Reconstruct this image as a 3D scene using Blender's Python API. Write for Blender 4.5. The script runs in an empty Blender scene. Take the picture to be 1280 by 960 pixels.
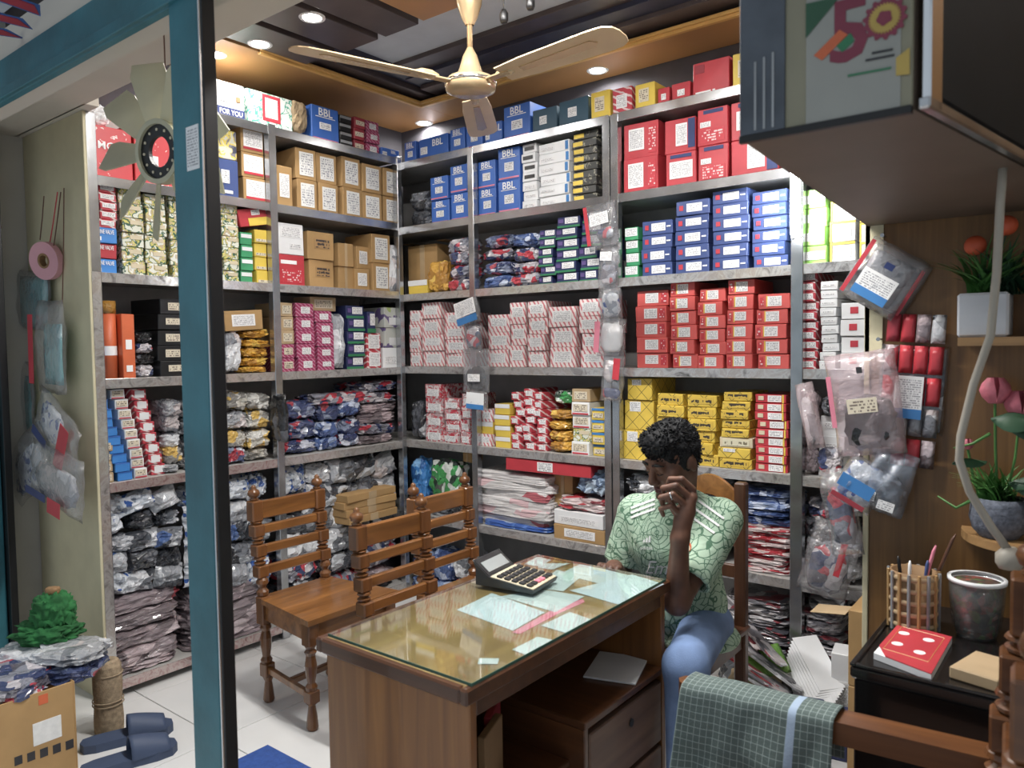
import bpy, bmesh, math, random
import numpy as np
from mathutils import Vector, Matrix, Euler, noise
from mathutils.bvhtree import BVHTree

S = bpy.context.scene
COL = S.collection
PI = math.pi
# ------------------------------------------------------------------ camera
FPX, YAW, PITCH, ROLL = 951.54, 0.6673, 0.04848, -0.0141
CAM = Vector((3.360, -3.216, 1.5))
F0 = Vector((-math.sin(YAW), math.cos(YAW), 0)); R0 = Vector((math.cos(YAW), math.sin(YAW), 0)); U0 = Vector((0, 0, 1))
CF = F0*math.cos(PITCH) - U0*math.sin(PITCH)
U1 = U0*math.cos(PITCH) + F0*math.sin(PITCH)
CR = R0*math.cos(ROLL) + U1*math.sin(ROLL)
CU = U1*math.cos(ROLL) - R0*math.sin(ROLL)
cd = bpy.data.cameras.new('camera'); cam = bpy.data.objects.new('camera', cd); COL.objects.link(cam)
cd.sensor_width = 36; cd.lens = FPX/1280*36; cd.clip_start = .05; cd.clip_end = 60
cd.dof.use_dof = True; cd.dof.focus_distance = 3.4; cd.dof.aperture_fstop = 4.5
mw = Matrix.Identity(4)
for i in range(3):
    mw[i][0] = CR[i]; mw[i][1] = CU[i]; mw[i][2] = -CF[i]; mw[i][3] = CAM[i]
cam.matrix_world = mw
S.camera = cam
# ------------------------------------------------------------------ world, exposure
w = bpy.data.worlds.new('world'); S.world = w; w.use_nodes = True
w.node_tree.nodes['Background'].inputs[0].default_value = (.80, .9, 1.0, 1)
w.node_tree.nodes['Background'].inputs[1].default_value = 0.33
S.view_settings.view_transform = 'Standard'; S.view_settings.look = 'None'
S.view_settings.gamma = 1; S.view_settings.use_curve_mapping = False
S.view_settings.exposure = 0.66
LIGHT_W = 3.0      # one recessed downlight
LED_W = 2.6        # the LED batten on the shelf post

# ------------------------------------------------------------------ measuring helpers
def ray(px, py):
    return CF + CR*((px-640)/FPX) + CU*((480-py)/FPX)
def at(px, py, axis, val):
    d = ray(px, py); t = (val-CAM[axis])/d[axis]
    return CAM + d*t
def atd(px, py, depth):
    return CAM + ray(px, py)*depth
def sv(unit, px, py, d=0.0):
    """shelf coordinates (u along the shelf, z) of a point d behind the shelf front"""
    if unit == 'L':
        p = at(px, py, 0, -d); return p.y, p.z
    p = at(px, py, 1, d); return p.x, p.z
def sw(unit, u, d, z):
    return Vector((-d, u, z)) if unit == 'L' else Vector((u, d, z))
RZ = {'L': PI/2, 'B': 0.0}
LEV = {'L': [2.629, 2.244, 1.838, 1.387, .940, .075], 'B': [2.605, 2.223, 1.822, 1.391, .945, .500, .03]}

# ------------------------------------------------------------------ node materials
MATS = {}
class NT:
    def __init__(self, name):
        m = bpy.data.materials.new(name); m.use_nodes = True; self.m = m
        self.t = m.node_tree; self.b = self.t.nodes['Principled BSDF']; MATS[name] = m
    def n(self, typ, **kw):
        x = self.t.nodes.new('ShaderNode'+typ)
        for k, v in kw.items():
            if k.startswith('i_'):
                x.inputs[int(k[2:]) if k[2:].isdigit() else k[2:]].default_value = v
            else: setattr(x, k, v)
        return x
    def l(self, a, b): self.t.links.new(a, b)
    def math(self, op, a, b=None, c=None):
        x = self.n('Math', operation=op)
        for i, v in enumerate((a, b, c)):
            if v is None: continue
            if isinstance(v, (int, float)): x.inputs[i].default_value = v
            else: self.l(v, x.inputs[i])
        return x.outputs[0]
    def mix(self, fac, a, b):
        x = self.n('Mix', data_type='RGBA')
        for s, v in ((0, fac), (6, a), (7, b)):
            if isinstance(v, (int, float)): x.inputs[s].default_value = v
            elif isinstance(v, tuple): x.inputs[s].default_value = (v+(1,))[:4]
            else: self.l(v, x.inputs[s])
        return x.outputs[2]
    def xyz(self, coord='Object', rand=False):
        c = self.n('TexCoord').outputs[coord]
        if rand:
            oi = self.n('ObjectInfo'); a = self.n('VectorMath', operation='ADD')
            s = self.math('MULTIPLY', oi.outputs['Random'], 37.0)
            self.l(c, a.inputs[0]); self.l(s, a.inputs[1]); c = a.outputs[0]
        s = self.n('SeparateXYZ'); self.l(c, s.inputs[0])
        return c, s.outputs[0], s.outputs[1], s.outputs[2]
    def noise(self, c, scale, detail=3, dist=0, out=0, rough=.5):
        x = self.n('TexNoise'); self.l(c, x.inputs['Vector'])
        x.inputs['Scale'].default_value = scale; x.inputs['Detail'].default_value = detail
        x.inputs['Distortion'].default_value = dist; x.inputs['Roughness'].default_value = rough
        return x.outputs[out]
    def ramp(self, fac, stops, const=False):
        x = self.n('ValToRGB'); e = x.color_ramp.elements
        if const: x.color_ramp.interpolation = 'CONSTANT'
        while len(e) < len(stops): e.new(1)
        for el, (p, c) in zip(e, stops): el.position = p; el.color = (c+(1,))[:4]
        self.l(fac, x.inputs[0]); return x.outputs[0]
    def scale(self, c, v):
        x = self.n('VectorMath', operation='MULTIPLY'); self.l(c, x.inputs[0]); x.inputs[1].default_value = v
        return x.outputs[0]
    def bump(self, h, st=.3, dist=.01):
        x = self.n('Bump'); x.inputs['Strength'].default_value = st; x.inputs['Distance'].default_value = dist
        self.l(h, x.inputs['Height']); self.l(x.outputs[0], self.b.inputs['Normal'])
    def col(self, c):
        if isinstance(c, tuple): self.b.inputs['Base Color'].default_value = (c+(1,))[:4]
        else: self.l(c, self.b.inputs['Base Color'])
    def fin(self, rough=.5, metal=0, spec=.5, coat=0):
        self.b.inputs['Roughness'].default_value = rough; self.b.inputs['Metallic'].default_value = metal
        self.b.inputs['Specular IOR Level'].default_value = spec; self.b.inputs['Coat Weight'].default_value = coat
        return self.m

def hx(s):
    s = s.lstrip('#'); r = []
    for i in (0, 2, 4):
        v = int(s[i:i+2], 16)/255
        r.append(v/12.92 if v <= .04045 else ((v+.055)/1.055)**2.4)
    y = .2126*r[0]+.7152*r[1]+.0722*r[2]          # haze put into every colour: less saturated and slightly lifted
    return tuple(.86*c+.14*(y+.03) for c in r)
def dim(c, k): return tuple(min(1, v*k) for v in c)

def plain(name, c, rough=.5, metal=0, var=.12, vscale=9, bump=0, bscale=60, coat=0, spec=.5):
    n = NT(name); o, x, y, z = n.xyz(rand=True)
    f = n.noise(o, vscale, 4)
    n.col(n.ramp(f, [(.3, dim(c, 1-var)), (.7, dim(c, 1+var))]))
    if bump: n.bump(n.noise(o, bscale, 3), bump, .004)
    return n.fin(rough, metal, spec, coat)
def stripes(name, c1, c2, period, ang, duty=.5, rough=.45, dist=0.0):
    n = NT(name); o, x, y, z = n.xyz()
    h = n.math('ADD', x, y)
    v = n.math('ADD', n.math('MULTIPLY', h, math.cos(ang)/period), n.math('MULTIPLY', z, math.sin(ang)/period))
    if dist: v = n.math('ADD', v, n.math('MULTIPLY', n.noise(o, 40, 2), dist))
    s = n.math('GREATER_THAN', n.math('FRACT', v), duty)
    n.col(n.mix(s, c1, c2)); return n.fin(rough)
def lattice(name, c1, c2, period, wdt, rough=.4):
    n = NT(name); o, x, y, z = n.xyz(); h = n.math('ADD', x, y)
    a = n.math('FRACT', n.math('MULTIPLY', n.math('ADD', h, z), 1/period))
    b = n.math('FRACT', n.math('MULTIPLY', n.math('SUBTRACT', h, z), 1/period))
    s = n.math('MAXIMUM', n.math('LESS_THAN', a, wdt), n.math('LESS_THAN', b, wdt))
    f = n.noise(o, 14, 3)
    n.col(n.mix(s, n.ramp(f, [(.3, dim(c1, .88)), (.7, dim(c1, 1.08))]), c2)); return n.fin(rough)
def patches(name, cols, scale=18, rough=.4, rand=True, coat=0, bump=.0, bscale=50, dist=.6, stretch=(1, 1, 1)):
    """print in several flat colours, on g_ bags also painted facet shading: cols = [(share, colour), ...]"""
    n = NT(name); o, x, y, z = n.xyz(rand=rand)
    o2 = n.scale(o, stretch)
    if name.startswith('g_'):  # lighter and darker cells paint in the shading of crumpled facets
        w2 = n.n('VectorMath', operation='MULTIPLY_ADD'); n.l(n.noise(o2, scale*.8, 2, 0, 1), w2.inputs[0]); w2.inputs[1].default_value = (1.1/scale,)*3; n.l(o2, w2.inputs[2])
        vo = n.n('TexVoronoi'); n.l(w2.outputs[0], vo.inputs['Vector']); vo.inputs['Scale'].default_value = scale*1.7
        sp = n.n('SeparateColor'); n.l(vo.outputs['Color'], sp.inputs[0])
        f = n.math('ADD', n.math('MULTIPLY', sp.outputs[0], .44), .28)
    else: f = n.noise(o2, scale, 2.5, dist)
    tot = sum(a for a, c in cols); acc = 0; st = []
    lo, hi = .28, .72
    for a, c in cols:
        st.append((lo+(hi-lo)*acc/tot if acc else 0, c)); acc += a
    n.col(n.ramp(f, st, True))
    if bump:
        v = n.n('TexVoronoi', feature='DISTANCE_TO_EDGE'); n.l(o, v.inputs['Vector']); v.inputs['Scale'].default_value = bscale*.5
        h = n.math('ADD', n.noise(o, bscale, 3, 1.0), n.math('MULTIPLY', v.outputs[0], .8))
        n.bump(h, bump, .012)
    return n.fin(rough, 0, .6, coat)
def lettered(name, paper, ink, row=.008, wid=170, dens=.47, hand=False):
    """white sticker with rows of small print"""
    n = NT(name); o, x, y, z = n.xyz(rand=False); g, gx, gy, gz = n.xyz('Generated')
    oi = n.n('ObjectInfo'); rnd = n.math('MULTIPLY', oi.outputs['Random'], 50.0)
    zz = n.math('DIVIDE', z, row)
    if hand: zz = n.math('ADD', zz, n.math('MULTIPLY', n.noise(o, 60, 2), 1.1))
    fr = n.math('FRACT', n.math('ADD', zz, 100.0)); rowi = n.math('FLOOR', zz)
    cb = n.n('CombineXYZ'); n.l(n.math('MULTIPLY', x, wid), cb.inputs[0]); n.l(n.math('MULTIPLY', rowi, 5.37), cb.inputs[1]); n.l(rnd, cb.inputs[2])
    nz = n.noise(cb.outputs[0], 1.0, 1)
    a = n.math('GREATER_THAN', nz, dens); b = n.math('GREATER_THAN', fr, .42)
    e1 = n.math('LESS_THAN', n.math('ABSOLUTE', n.math('SUBTRACT', gx, .5)), .43)
    e2 = n.math('LESS_THAN', n.math('ABSOLUTE', n.math('SUBTRACT', gz, .5)), .42)
    f = n.math('MULTIPLY', n.math('MULTIPLY', a, b), n.math('MULTIPLY', e1, e2))
    n.col(n.mix(f, paper, ink)); return n.fin(.5)
def wood(name, c1, c2, axis=2, scale=30, rough=.4, coat=.1, stretch=.06, rings=0):
    n = NT(name); o, x, y, z = n.xyz(rand=True); st = [1, 1, 1]; st[axis] = stretch
    o2 = n.scale(o, tuple(st))
    f = n.noise(o2, scale, 5, .8); f2 = n.noise(o2, scale*.22, 3, .6)
    c = n.ramp(n.math('ADD', n.math('MULTIPLY', f, .6), n.math('MULTIPLY', f2, .4)), [(.3, c1), (.52, tuple((a+b)/2 for a, b in zip(c1, c2))), (.7, c2)])
    n.col(c); n.bump(f, .08, .003); return n.fin(rough, 0, .5, coat)
def film(name, tint=(.95, .96, 1), op=.10, rough=.12):
    """thin clear plastic: mostly see-through, glossy, crinkled"""
    n = NT(name); o, x, y, z = n.xyz(rand=True)
    n.col(tint); n.bump(n.noise(o, 38, 3, 1.2), .55, .012); n.fin(rough, 0, .8, .4)
    tr = n.n('BsdfTransparent'); tr.inputs[0].default_value = tuple(.75+.22*v for v in tint)+(1,); gl = n.n('BsdfGlossy'); gl.inputs['Roughness'].default_value = rough
    bp = [q for q in n.t.nodes if q.type == 'BUMP'][0]; n.l(bp.outputs[0], gl.inputs['Normal'])
    lw = n.n('LayerWeight'); lw.inputs[0].default_value = .4; n.l(bp.outputs[0], lw.inputs['Normal'])
    f = n.math('ADD', n.math('MULTIPLY', lw.outputs['Facing'], .45), .05); m1 = n.n('MixShader'); n.l(f, m1.inputs[0]); n.l(tr.outputs[0], m1.inputs[1]); n.l(gl.outputs[0], m1.inputs[2])
    mx = n.n('MixShader'); mx.inputs[0].default_value = op; n.l(m1.outputs[0], mx.inputs[1]); n.l(n.b.outputs[0], mx.inputs[2])
    n.l(mx.outputs[0], n.t.nodes['Material Output'].inputs['Surface']); return n.m
def emit(name, c, st):
    n = NT(name); n.col((.8, .8, .8)); n.b.inputs['Emission Color'].default_value = c+(1,); n.b.inputs['Emission Strength'].default_value = st
    return n.fin(.4)

# ------------------------------------------------------------------ geometry helpers
def link(o, parent=None):
    COL.objects.link(o)
    if parent is not None: o.parent = parent
    return o
class G:
    def __init__(s): s.v = []; s.f = []
    def add(s, vs, fs, mtx=None):
        k = len(s.v)
        s.v += [tuple(mtx @ Vector(v)) if mtx is not None else tuple(v) for v in vs]
        s.f += [tuple(k+i for i in f) for f in fs]; return s
    def box(s, c, d, ch=.002, mtx=None, jit=0, rnd=None):
        h = [max(1e-5, q/2) for q in d]; ch = min(ch, min(h)*.45); vs = []; idx = {}; off = {}
        for sx in (-1, 1):
            for sy in (-1, 1):
                for sz in (-1, 1):
                    sg = (sx, sy, sz); off[sg] = [(rnd.uniform(-jit, jit) if jit else 0) for _ in range(3)]
                    for a in range(3):
                        p = [c[i]+sg[i]*(h[i]-(0 if i == a else ch))+off[sg][i] for i in range(3)]
                        idx[(sg, a)] = len(vs); vs.append(p)
        fs = []
        for a in range(3):
            i, j = [q for q in range(3) if q != a]
            for sg in (-1, 1):
                q = []
                for si, sj in ((-1, -1), (1, -1), (1, 1), (-1, 1)):
                    t = [0, 0, 0]; t[a] = sg; t[i] = si; t[j] = sj; q.append(idx[(tuple(t), a)])
                fs.append(q)
            for si in (-1, 1):
                for sj in (-1, 1):
                    t0 = [0, 0, 0]; t0[a] = -1; t0[i] = si; t0[j] = sj; t1 = list(t0); t1[a] = 1
                    fs.append([idx[(tuple(t0), i)], idx[(tuple(t1), i)], idx[(tuple(t1), j)], idx[(tuple(t0), j)]])
        for sg in off: fs.append([idx[(sg, 0)], idx[(sg, 1)], idx[(sg, 2)]])
        return s.add(vs, fs, mtx)
    def lathe(s, prof, n=16, c=(0, 0, 0), mtx=None, cap=True):
        vs = []; fs = []
        for r, z in prof:
            for k in range(n):
                a = 2*PI*k/n; vs.append((c[0]+r*math.cos(a), c[1]+r*math.sin(a), c[2]+z))
        for i in range(len(prof)-1):
            for k in range(n):
                fs.append((i*n+k, i*n+(k+1) % n, (i+1)*n+(k+1) % n, (i+1)*n+k))
        if cap:
            fs.append(tuple(range(n))); m = (len(prof)-1)*n; fs.append(tuple(m+k for k in range(n)))
        return s.add(vs, fs, mtx)
    def tube(s, pts, r, n=8, flat=None):
        pts = [Vector(p) for p in pts]; vs = []; fs = []; up = Vector((0, 0, 1))
        for i, p in enumerate(pts):
            t = (pts[min(i+1, len(pts)-1)]-pts[max(i-1, 0)]).normalized()
            if i == 0: a = t.cross(up); a = a.normalized() if a.length > .05 else Vector((1, 0, 0))
            else: a = (a-t*a.dot(t)).normalized()
            b = t.cross(a).normalized()
            rr = r[i] if isinstance(r, (list, tuple)) else r
            for k in range(n):
                q = 2*PI*k/n; vs.append(p+a*(rr*math.cos(q))+b*(rr*math.sin(q)*(flat or 1)))
        for i in range(len(pts)-1):
            for k in range(n): fs.append((i*n+k, i*n+(k+1) % n, (i+1)*n+(k+1) % n, (i+1)*n+k))
        fs.append(tuple(range(n))); m = (len(pts)-1)*n; fs.append(tuple(m+k for k in range(n)))
        return s.add(vs, fs)
    def prism(s, poly, z0, z1, mtx=None):
        n = len(poly)
        vs = [(x, y, z0) for x, y in poly]+[(x, y, z1) for x, y in poly]
        fs = [tuple(range(n)), tuple(range(n, 2*n))]+[(i, (i+1) % n, n+(i+1) % n, n+i) for i in range(n)]
        return s.add(vs, fs, mtx)
    def mesh(s, name, mat, smooth=False, recalc=True):
        me = bpy.data.meshes.new(name); me.from_pydata(s.v, [], s.f)
        if recalc:
            bm = bmesh.new(); bm.from_mesh(me); bmesh.ops.recalc_face_normals(bm, faces=bm.faces); bm.to_mesh(me); bm.free()
        if mat is not None: me.materials.append(MATS[mat] if isinstance(mat, str) else mat)
        if smooth: me.polygons.foreach_set('use_smooth', [True]*len(me.polygons))
        return me
    def build(s, name, mat, parent=None, smooth=False, loc=None, rz=None):
        o = bpy.data.objects.new(name, s.mesh(name, mat, smooth)); link(o, parent)
        if loc is not None: o.location = loc
        if rz is not None: o.rotation_euler = (0, 0, rz)
        return o
def tag(o, label=None, cat=None, group=None, kind=None):
    if label: o['label'] = label
    if cat: o['category'] = cat
    if group: o['group'] = group
    if kind: o['kind'] = kind
    return o
def thing(name, label, cat, loc=(0, 0, 0), rz=0, group=None):
    o = bpy.data.objects.new(name, None); COL.objects.link(o); o.empty_display_size = .05
    o.location = loc; o.rotation_euler = (0, 0, rz); return tag(o, label, cat, group)
def struct(o): o['kind'] = 'structure'; return o
def dup(root):
    r = root.copy(); COL.objects.link(r)
    for ch in root.children:
        c = ch.copy(); COL.objects.link(c); c.parent = r
        for g in ch.children:
            d = g.copy(); COL.objects.link(d); d.parent = c
    return r
_tx = {}
def textmesh(txt, size, mat, ext=.0004, shear=0, bold=0):
    """flat lettering in the XZ plane, centred, facing -Y"""
    k = (txt, size, mat, shear)
    if k in _tx: return _tx[k]
    c = bpy.data.curves.new('lettering', 'FONT'); c.body = txt; c.size = size; c.align_x = 'CENTER'; c.align_y = 'CENTER'
    c.extrude = ext; c.resolution_u = 2; c.shear = shear; c.offset = bold*size
    o = bpy.data.objects.new('lettering', c); COL.objects.link(o)
    dg = bpy.context.evaluated_depsgraph_get(); me = bpy.data.meshes.new_from_object(o.evaluated_get(dg))
    bpy.data.objects.remove(o); me.transform(Matrix.Rotation(PI/2, 4, 'X')); me.materials.clear(); me.materials.append(MATS[mat]); me.name = 'lettering'
    _tx[k] = me; return me
def text(txt, size, mat, parent, loc, rot=(0, 0, 0), shear=0, sx=1, bold=0):
    o = bpy.data.objects.new('lettering', textmesh(txt, size, mat, shear=shear, bold=bold)); link(o, parent)
    o.location = loc; o.rotation_euler = rot; o.scale = (sx, 1, 1); return o
_cg = {}
def cubegrid(n):
    if n in _cg: return _cg[n]
    vs = []; idx = {}; fs = []
    def vid(p):
        k = tuple(round(q*1000) for q in p)
        if k not in idx: idx[k] = len(vs); vs.append(p)
        return idx[k]
    for a in range(3):
        i, j = [q for q in range(3) if q != a]
        for sg in (-1, 1):
            g = [[None]*(n+1) for _ in range(n+1)]
            for p in range(n+1):
                for q in range(n+1):
                    t = [0, 0, 0]; t[a] = sg; t[i] = -1+2*p/n; t[j] = -1+2*q/n; g[p][q] = vid(tuple(t))
            for p in range(n):
                for q in range(n): fs.append((g[p][q], g[p+1][q], g[p+1][q+1], g[p][q+1]))
    _cg[n] = (vs, fs); return _cg[n]
def lump(w, d, h, seed, crinkle=.12, q=4.0, n=9, freq=2.2, z0=True):
    """crumpled soft bag filling about w x d x h, standing on z=0"""
    vs, fs = cubegrid(n); g = G(); off = Vector((seed*3.17, seed*1.31, seed*7.7)); out = []
    mn = min(w, d, h)
    for p in vs:
        m = sum(abs(c)**q for c in p)**(1/q); v = Vector(p)/m
        nz = noise.noise_vector(v*freq+off); n2 = noise.noise_vector(v*freq*2.7+off*1.7)
        k = crinkle*(1.0*nz+.5*n2)
        r = Vector((v.x*w/2*(1+k.x), v.y*d/2*(1+k.y*.8), v.z*h/2)); r.z += (k.z+.6*k.x)*h*.45
        vd = noise.voronoi(v*freq*.9+off*1.9)[0]; r *= 1-crinkle*1.5*max(0, .55-(vd[1]-vd[0]))
        out.append(r)
    zmin = min(v.z for v in out); zm = max(v.z for v in out); s = h/max(1e-6, zm-zmin)
    g.v = [(v.x, v.y, (v.z-zmin)*s) for v in out]; g.f = list(fs); return g
def pouch(w, h, t, seed, nx=12, nz=12, crinkle=1.0, power=3):
    """flat sealed packet in XZ, bulging in Y, thin ruffled rim"""
    g = G(); off = Vector((seed*2.13, seed*5.7, seed*.91)); ids = {}
    for side in (-1, 1):
        for i in range(nx+1):
            for j in range(nz+1):
                a = -1+2*i/nx; b = -1+2*j/nz; rim = i in (0, nx) or j in (0, nz)
                if rim and (i, j, -1) in ids: ids[(i, j, side)] = ids[(i, j, -1)]; continue
                pr = max(0, (1-abs(a)**power)*(1-abs(b)**power))**.6
                n1 = noise.noise(Vector((a*1.6, b*1.6, side*.6))+off); n2 = noise.noise(Vector((a*4, b*4, side*2.0))+off*1.3)
                x = a*w/2*(1+.03*noise.noise(Vector((b*3, a, 1))+off)); z = h/2+b*h/2*(1+.03*noise.noise(Vector((a*3, b, 5))+off))
                y = side*t/2*pr*(1+crinkle*(.35*n1+.35*n2)) + crinkle*.25*t*noise.noise(Vector((a*2, b*2, 9))+off)
                ids[(i, j, side)] = len(g.v); g.v.append((x, y, z))
    for side in (-1, 1):
        for i in range(nx):
            for j in range(nz):
                f = (ids[(i, j, side)], ids[(i+1, j, side)], ids[(i+1, j+1, side)], ids[(i, j+1, side)])
                g.f.append(f if side < 0 else f[::-1])
    return g
ORD = ['first', 'second', 'third', 'fourth', 'fifth', 'sixth', 'seventh', 'eighth', 'ninth', 'tenth', 'eleventh', 'twelfth', 'thirteenth', 'fourteenth', 'fifteenth', 'sixteenth', 'seventeenth', 'eighteenth', 'nineteenth', 'twentieth']
TIER = ['top', 'second', 'third', 'fourth', 'fifth', 'sixth', 'bottom']
BAY = {('L', 0): 'left near bay', ('L', 1): 'left corner bay', ('B', 0): 'back corner bay', ('B', 1): 'back middle bay', ('B', 2): 'back right bay', ('B', 3): 'back end bay'}
# ------------------------------------------------------------------ materials
W = (.82, .83, .84)
plain('tile', (.74, .74, .73), .22, var=.05, vscale=3); plain('grout', (.34, .33, .31), .8)
plain('wall_paint', hx('b9b6ad'), .8, var=.10, vscale=3, bump=.1); plain('wall_dark', hx('45434a'), .8); plain('cream', hx('cfc6a0'), .6, var=.06)
plain('soffit_white', hx('c9c0b2'), .8, var=.06, vscale=2); plain('ceil_grey', hx('b9bfc6'), .7, var=.05)
plain('ceil_gold', hx('a9783f'), .35, var=.10, vscale=2); plain('ceil_mould', hx('d3a24c'), .35); plain('ceil_dark', hx('4b403f'), .35, var=.2); plain('ceil_navy', hx('2d2f42'), .35, var=.2)
plain('teal', hx('1f6e7c'), .45, var=.25, vscale=5, bump=.15); plain('black_edge', hx('0c0f14'), .4); plain('sign_white', hx('b8bcc2'), .5); plain('sign_red', hx('b8263a'), .5); plain('sign_blue', hx('2a5fa8'), .5)
wood('panel_wood', hx('5e3c12'), hx('8a6024'), 2, 55, .45, .05, .03)
wood('panel_shelf', hx('8f6a3a'), hx('b0854c'), 0, 40, .45)
wood('desk_wood', hx('6e3f10'), hx('a0651f'), 2, 34, .38, .15, .05); wood('desk_dark', hx('40220e'), hx('683c18'), 0, 34, .35, .2, .05); wood('drawer_wood', hx('5a3f30'), hx('7a5a45'), 1, 30, .5, .1, .06)
wood('desk_top', hx('7d5f2c'), hx('a98a46'), 1, 20, .5, .05, .08)
wood('chair_wood', hx('5c340c'), hx('a86c24'), 1, 26, .3, .35, .10); wood('chair_post', hx('57300c'), hx('8e5820'), 2, 26, .3, .35, .10); wood('arm_wood', hx('4f2a0c'), hx('824e1c'), 0, 30, .35, .2, .06)
wood('dark_chair', hx('3c2114'), hx('6b4024'), 2, 26, .4, .2, .10)
plain('shelf_metal', hx('b4b6b9'), .22, .9, var=.18, vscale=9, bump=.15, bscale=12); plain('shelf_board', hx('aaa8a4'), .6, var=.15); plain('shelf_back', hx('a8a6a4'), .8, var=.12)
def edging(name, stops, sc):
    n = NT(name); o, x, y, z = n.xyz(rand=True); n.col(n.ramp(n.noise(o, sc, 5, 1.5, 0, .65), stops)); n.bump(n.noise(o, 9, 2, .5), .3, .01); return n.fin(.2, .6, .6)
edging('edge_paper', [(.26, hx('5a5654')), (.40, hx('aaa6a3')), (.5, hx('cfcdcb')), (.6, hx('b9afa8')), (.75, hx('dedddb'))], 11)
edging('edge_red', [(.28, hx('8a6a68')), (.42, hx('c0a09c')), (.52, hx('d4c6c2')), (.62, hx('b88886')), (.75, hx('e0d8d4'))], 16)
plain('chrome', (.75, .76, .78), .12, 1, var=.05)
plain('brass', hx('cdb083'), .25, .6, var=.06); plain('fan_blade', hx('cdb083'), .35, .25, var=.06); plain('fan_under', hx('7d7468'), .5)
plain('black', hx('0d0d0f'), .4, var=.3); plain('black_gloss', hx('120e0e'), .22, var=.3, coat=.3); plain('dark_grey', hx('2b2d31'), .4); plain('white', W, .5, var=.04); plain('paper', (.80, .81, .82), .6, var=.03)
plain('rope', hx('a58f70'), .9, var=.3, vscale=60, bump=.4, bscale=200); plain('string', hx('6b4a3c'), .9)
lettered('sticker', (.84, .84, .84), (.36, .36, .38), .0065, 330, .47); lettered('paper_note', (.80, .80, .78), (.30, .30, .34), .013, 170, .50, True); lettered('barcode', (.84, .84, .84), (.2, .2, .22), .009, 420, .5)
lettered('scribble', hx('d6b21e'), (.05, .04, .03), .022, 70, .42, True); lettered('doc', hx('c6d6d8'), hx('5f7f88'), .012, 150, .45); lettered('doc_blue', hx('c9dbe2'), hx('6d88a0'), .016, 150, .42)
lettered('cream_label', hx('d8cdb4'), (.2, .16, .13), .009, 150, .5); lettered('redtext', hx('c92a3a'), (.75, .6, .6), .012, 90, .55)
plain('ink_white', (.9, .9, .9), .5, var=.03); plain('ink_black', (.03, .03, .035), .6); plain('ink_red', hx('c32a3c'), .5); plain('ink_navy', hx('20346e'), .5); plain('ink_pink', hx('e27f97'), .5); plain('ink_yellow', hx('e8c623'), .5); plain('ink_blue', hx('2d7fc4'), .5); plain('ink_green', hx('1d7a4d'), .5); plain('ink_lime', hx('7cc53e'), .5)
# box bodies
plain('kraft', hx('b18a50'), .75, var=.12, vscale=7); plain('kraft_pale', hx('b99d74'), .75, var=.10); plain('kraft_dark', hx('8d6a40'), .75)
plain('b_blue', hx('3068c0'), .4, var=.08); plain('b_sky', hx('2e86d8'), .4, var=.08); plain('b_navy', hx('3c5088'), .4, var=.1); plain('b_navy2', hx('27305e'), .4); plain('b_teal', hx('2e5266'), .45); plain('b_red', hx('c42f3c'), .4, var=.10); plain('b_red2', hx('dc5650'), .4, var=.08); plain('b_maroon', hx('a12a3a'), .45); plain('b_yellow', hx('e2c11f'), .45, var=.08); plain('b_white', (.80, .81, .82), .45, var=.04); plain('b_green', hx('2a9a63'), .4); plain('b_lime', hx('8fd04a'), .4); plain('b_black', hx('17181b'), .35); plain('b_silver', hx('9ea1a4'), .35, .3); plain('b_purple', hx('5d4a86'), .45); plain('b_orange', hx('d8622a'), .45); plain('b_grey', hx('a4a2a0'), .6); plain('b_cream', hx('d2c4a4'), .6)
stripes('b_pink', hx('ece2df'), hx('d4747c'), .024, .5, .60, dist=.6); stripes('b_magenta', hx('a3285c'), hx('c98aa2'), .016, .9, .70, dist=.4); stripes('b_redwhite', hx('c13444'), hx('ddc8c6'), .03, 1.1, .72, dist=.4)
lattice('b_yellowlat', hx('e3c01c'), hx('6d5a1c'), .075, .05); patches('b_herb', [(2.6, hx('dcdfcf')), (1.0, hx('33604a')), (.7, hx('d6cc58')), (1.0, hx('c0ab88')), (2.2, hx('e2e5dc'))], 30, .4)
patches('b_logo', [(6, hx('d1313a')), (1.1, hx('ecdcd8'))], 42, .4); patches('b_tealprint', [(3, hx('d8e0da')), (1.2, hx('3aa287')), (2, hx('dfe4e0'))], 26, .4); patches('b_mix', [(2, hx('c9c6b8')), (1, hx('d8c23c')), (1.5, hx('7d7a86')), (1, hx('3a3f55'))], 26, .4)
patches('b_blackyel', [(5, hx('3b3c3a')), (1, hx('8f8c7a')), (2, hx('2b2c2e'))], 30, .4); patches('b_purp', [(2, hx('6a5a8c')), (3, hx('c9cdc6')), (1.2, hx('a9c06a'))], 8, .4); patches('b_blister', [(2.6, hx('d9c4c4')), (1.3, hx('c43a4a')), (2, hx('b79a9c')), (1, hx('e4dcdc'))], 30, .25, bump=.15)
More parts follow.
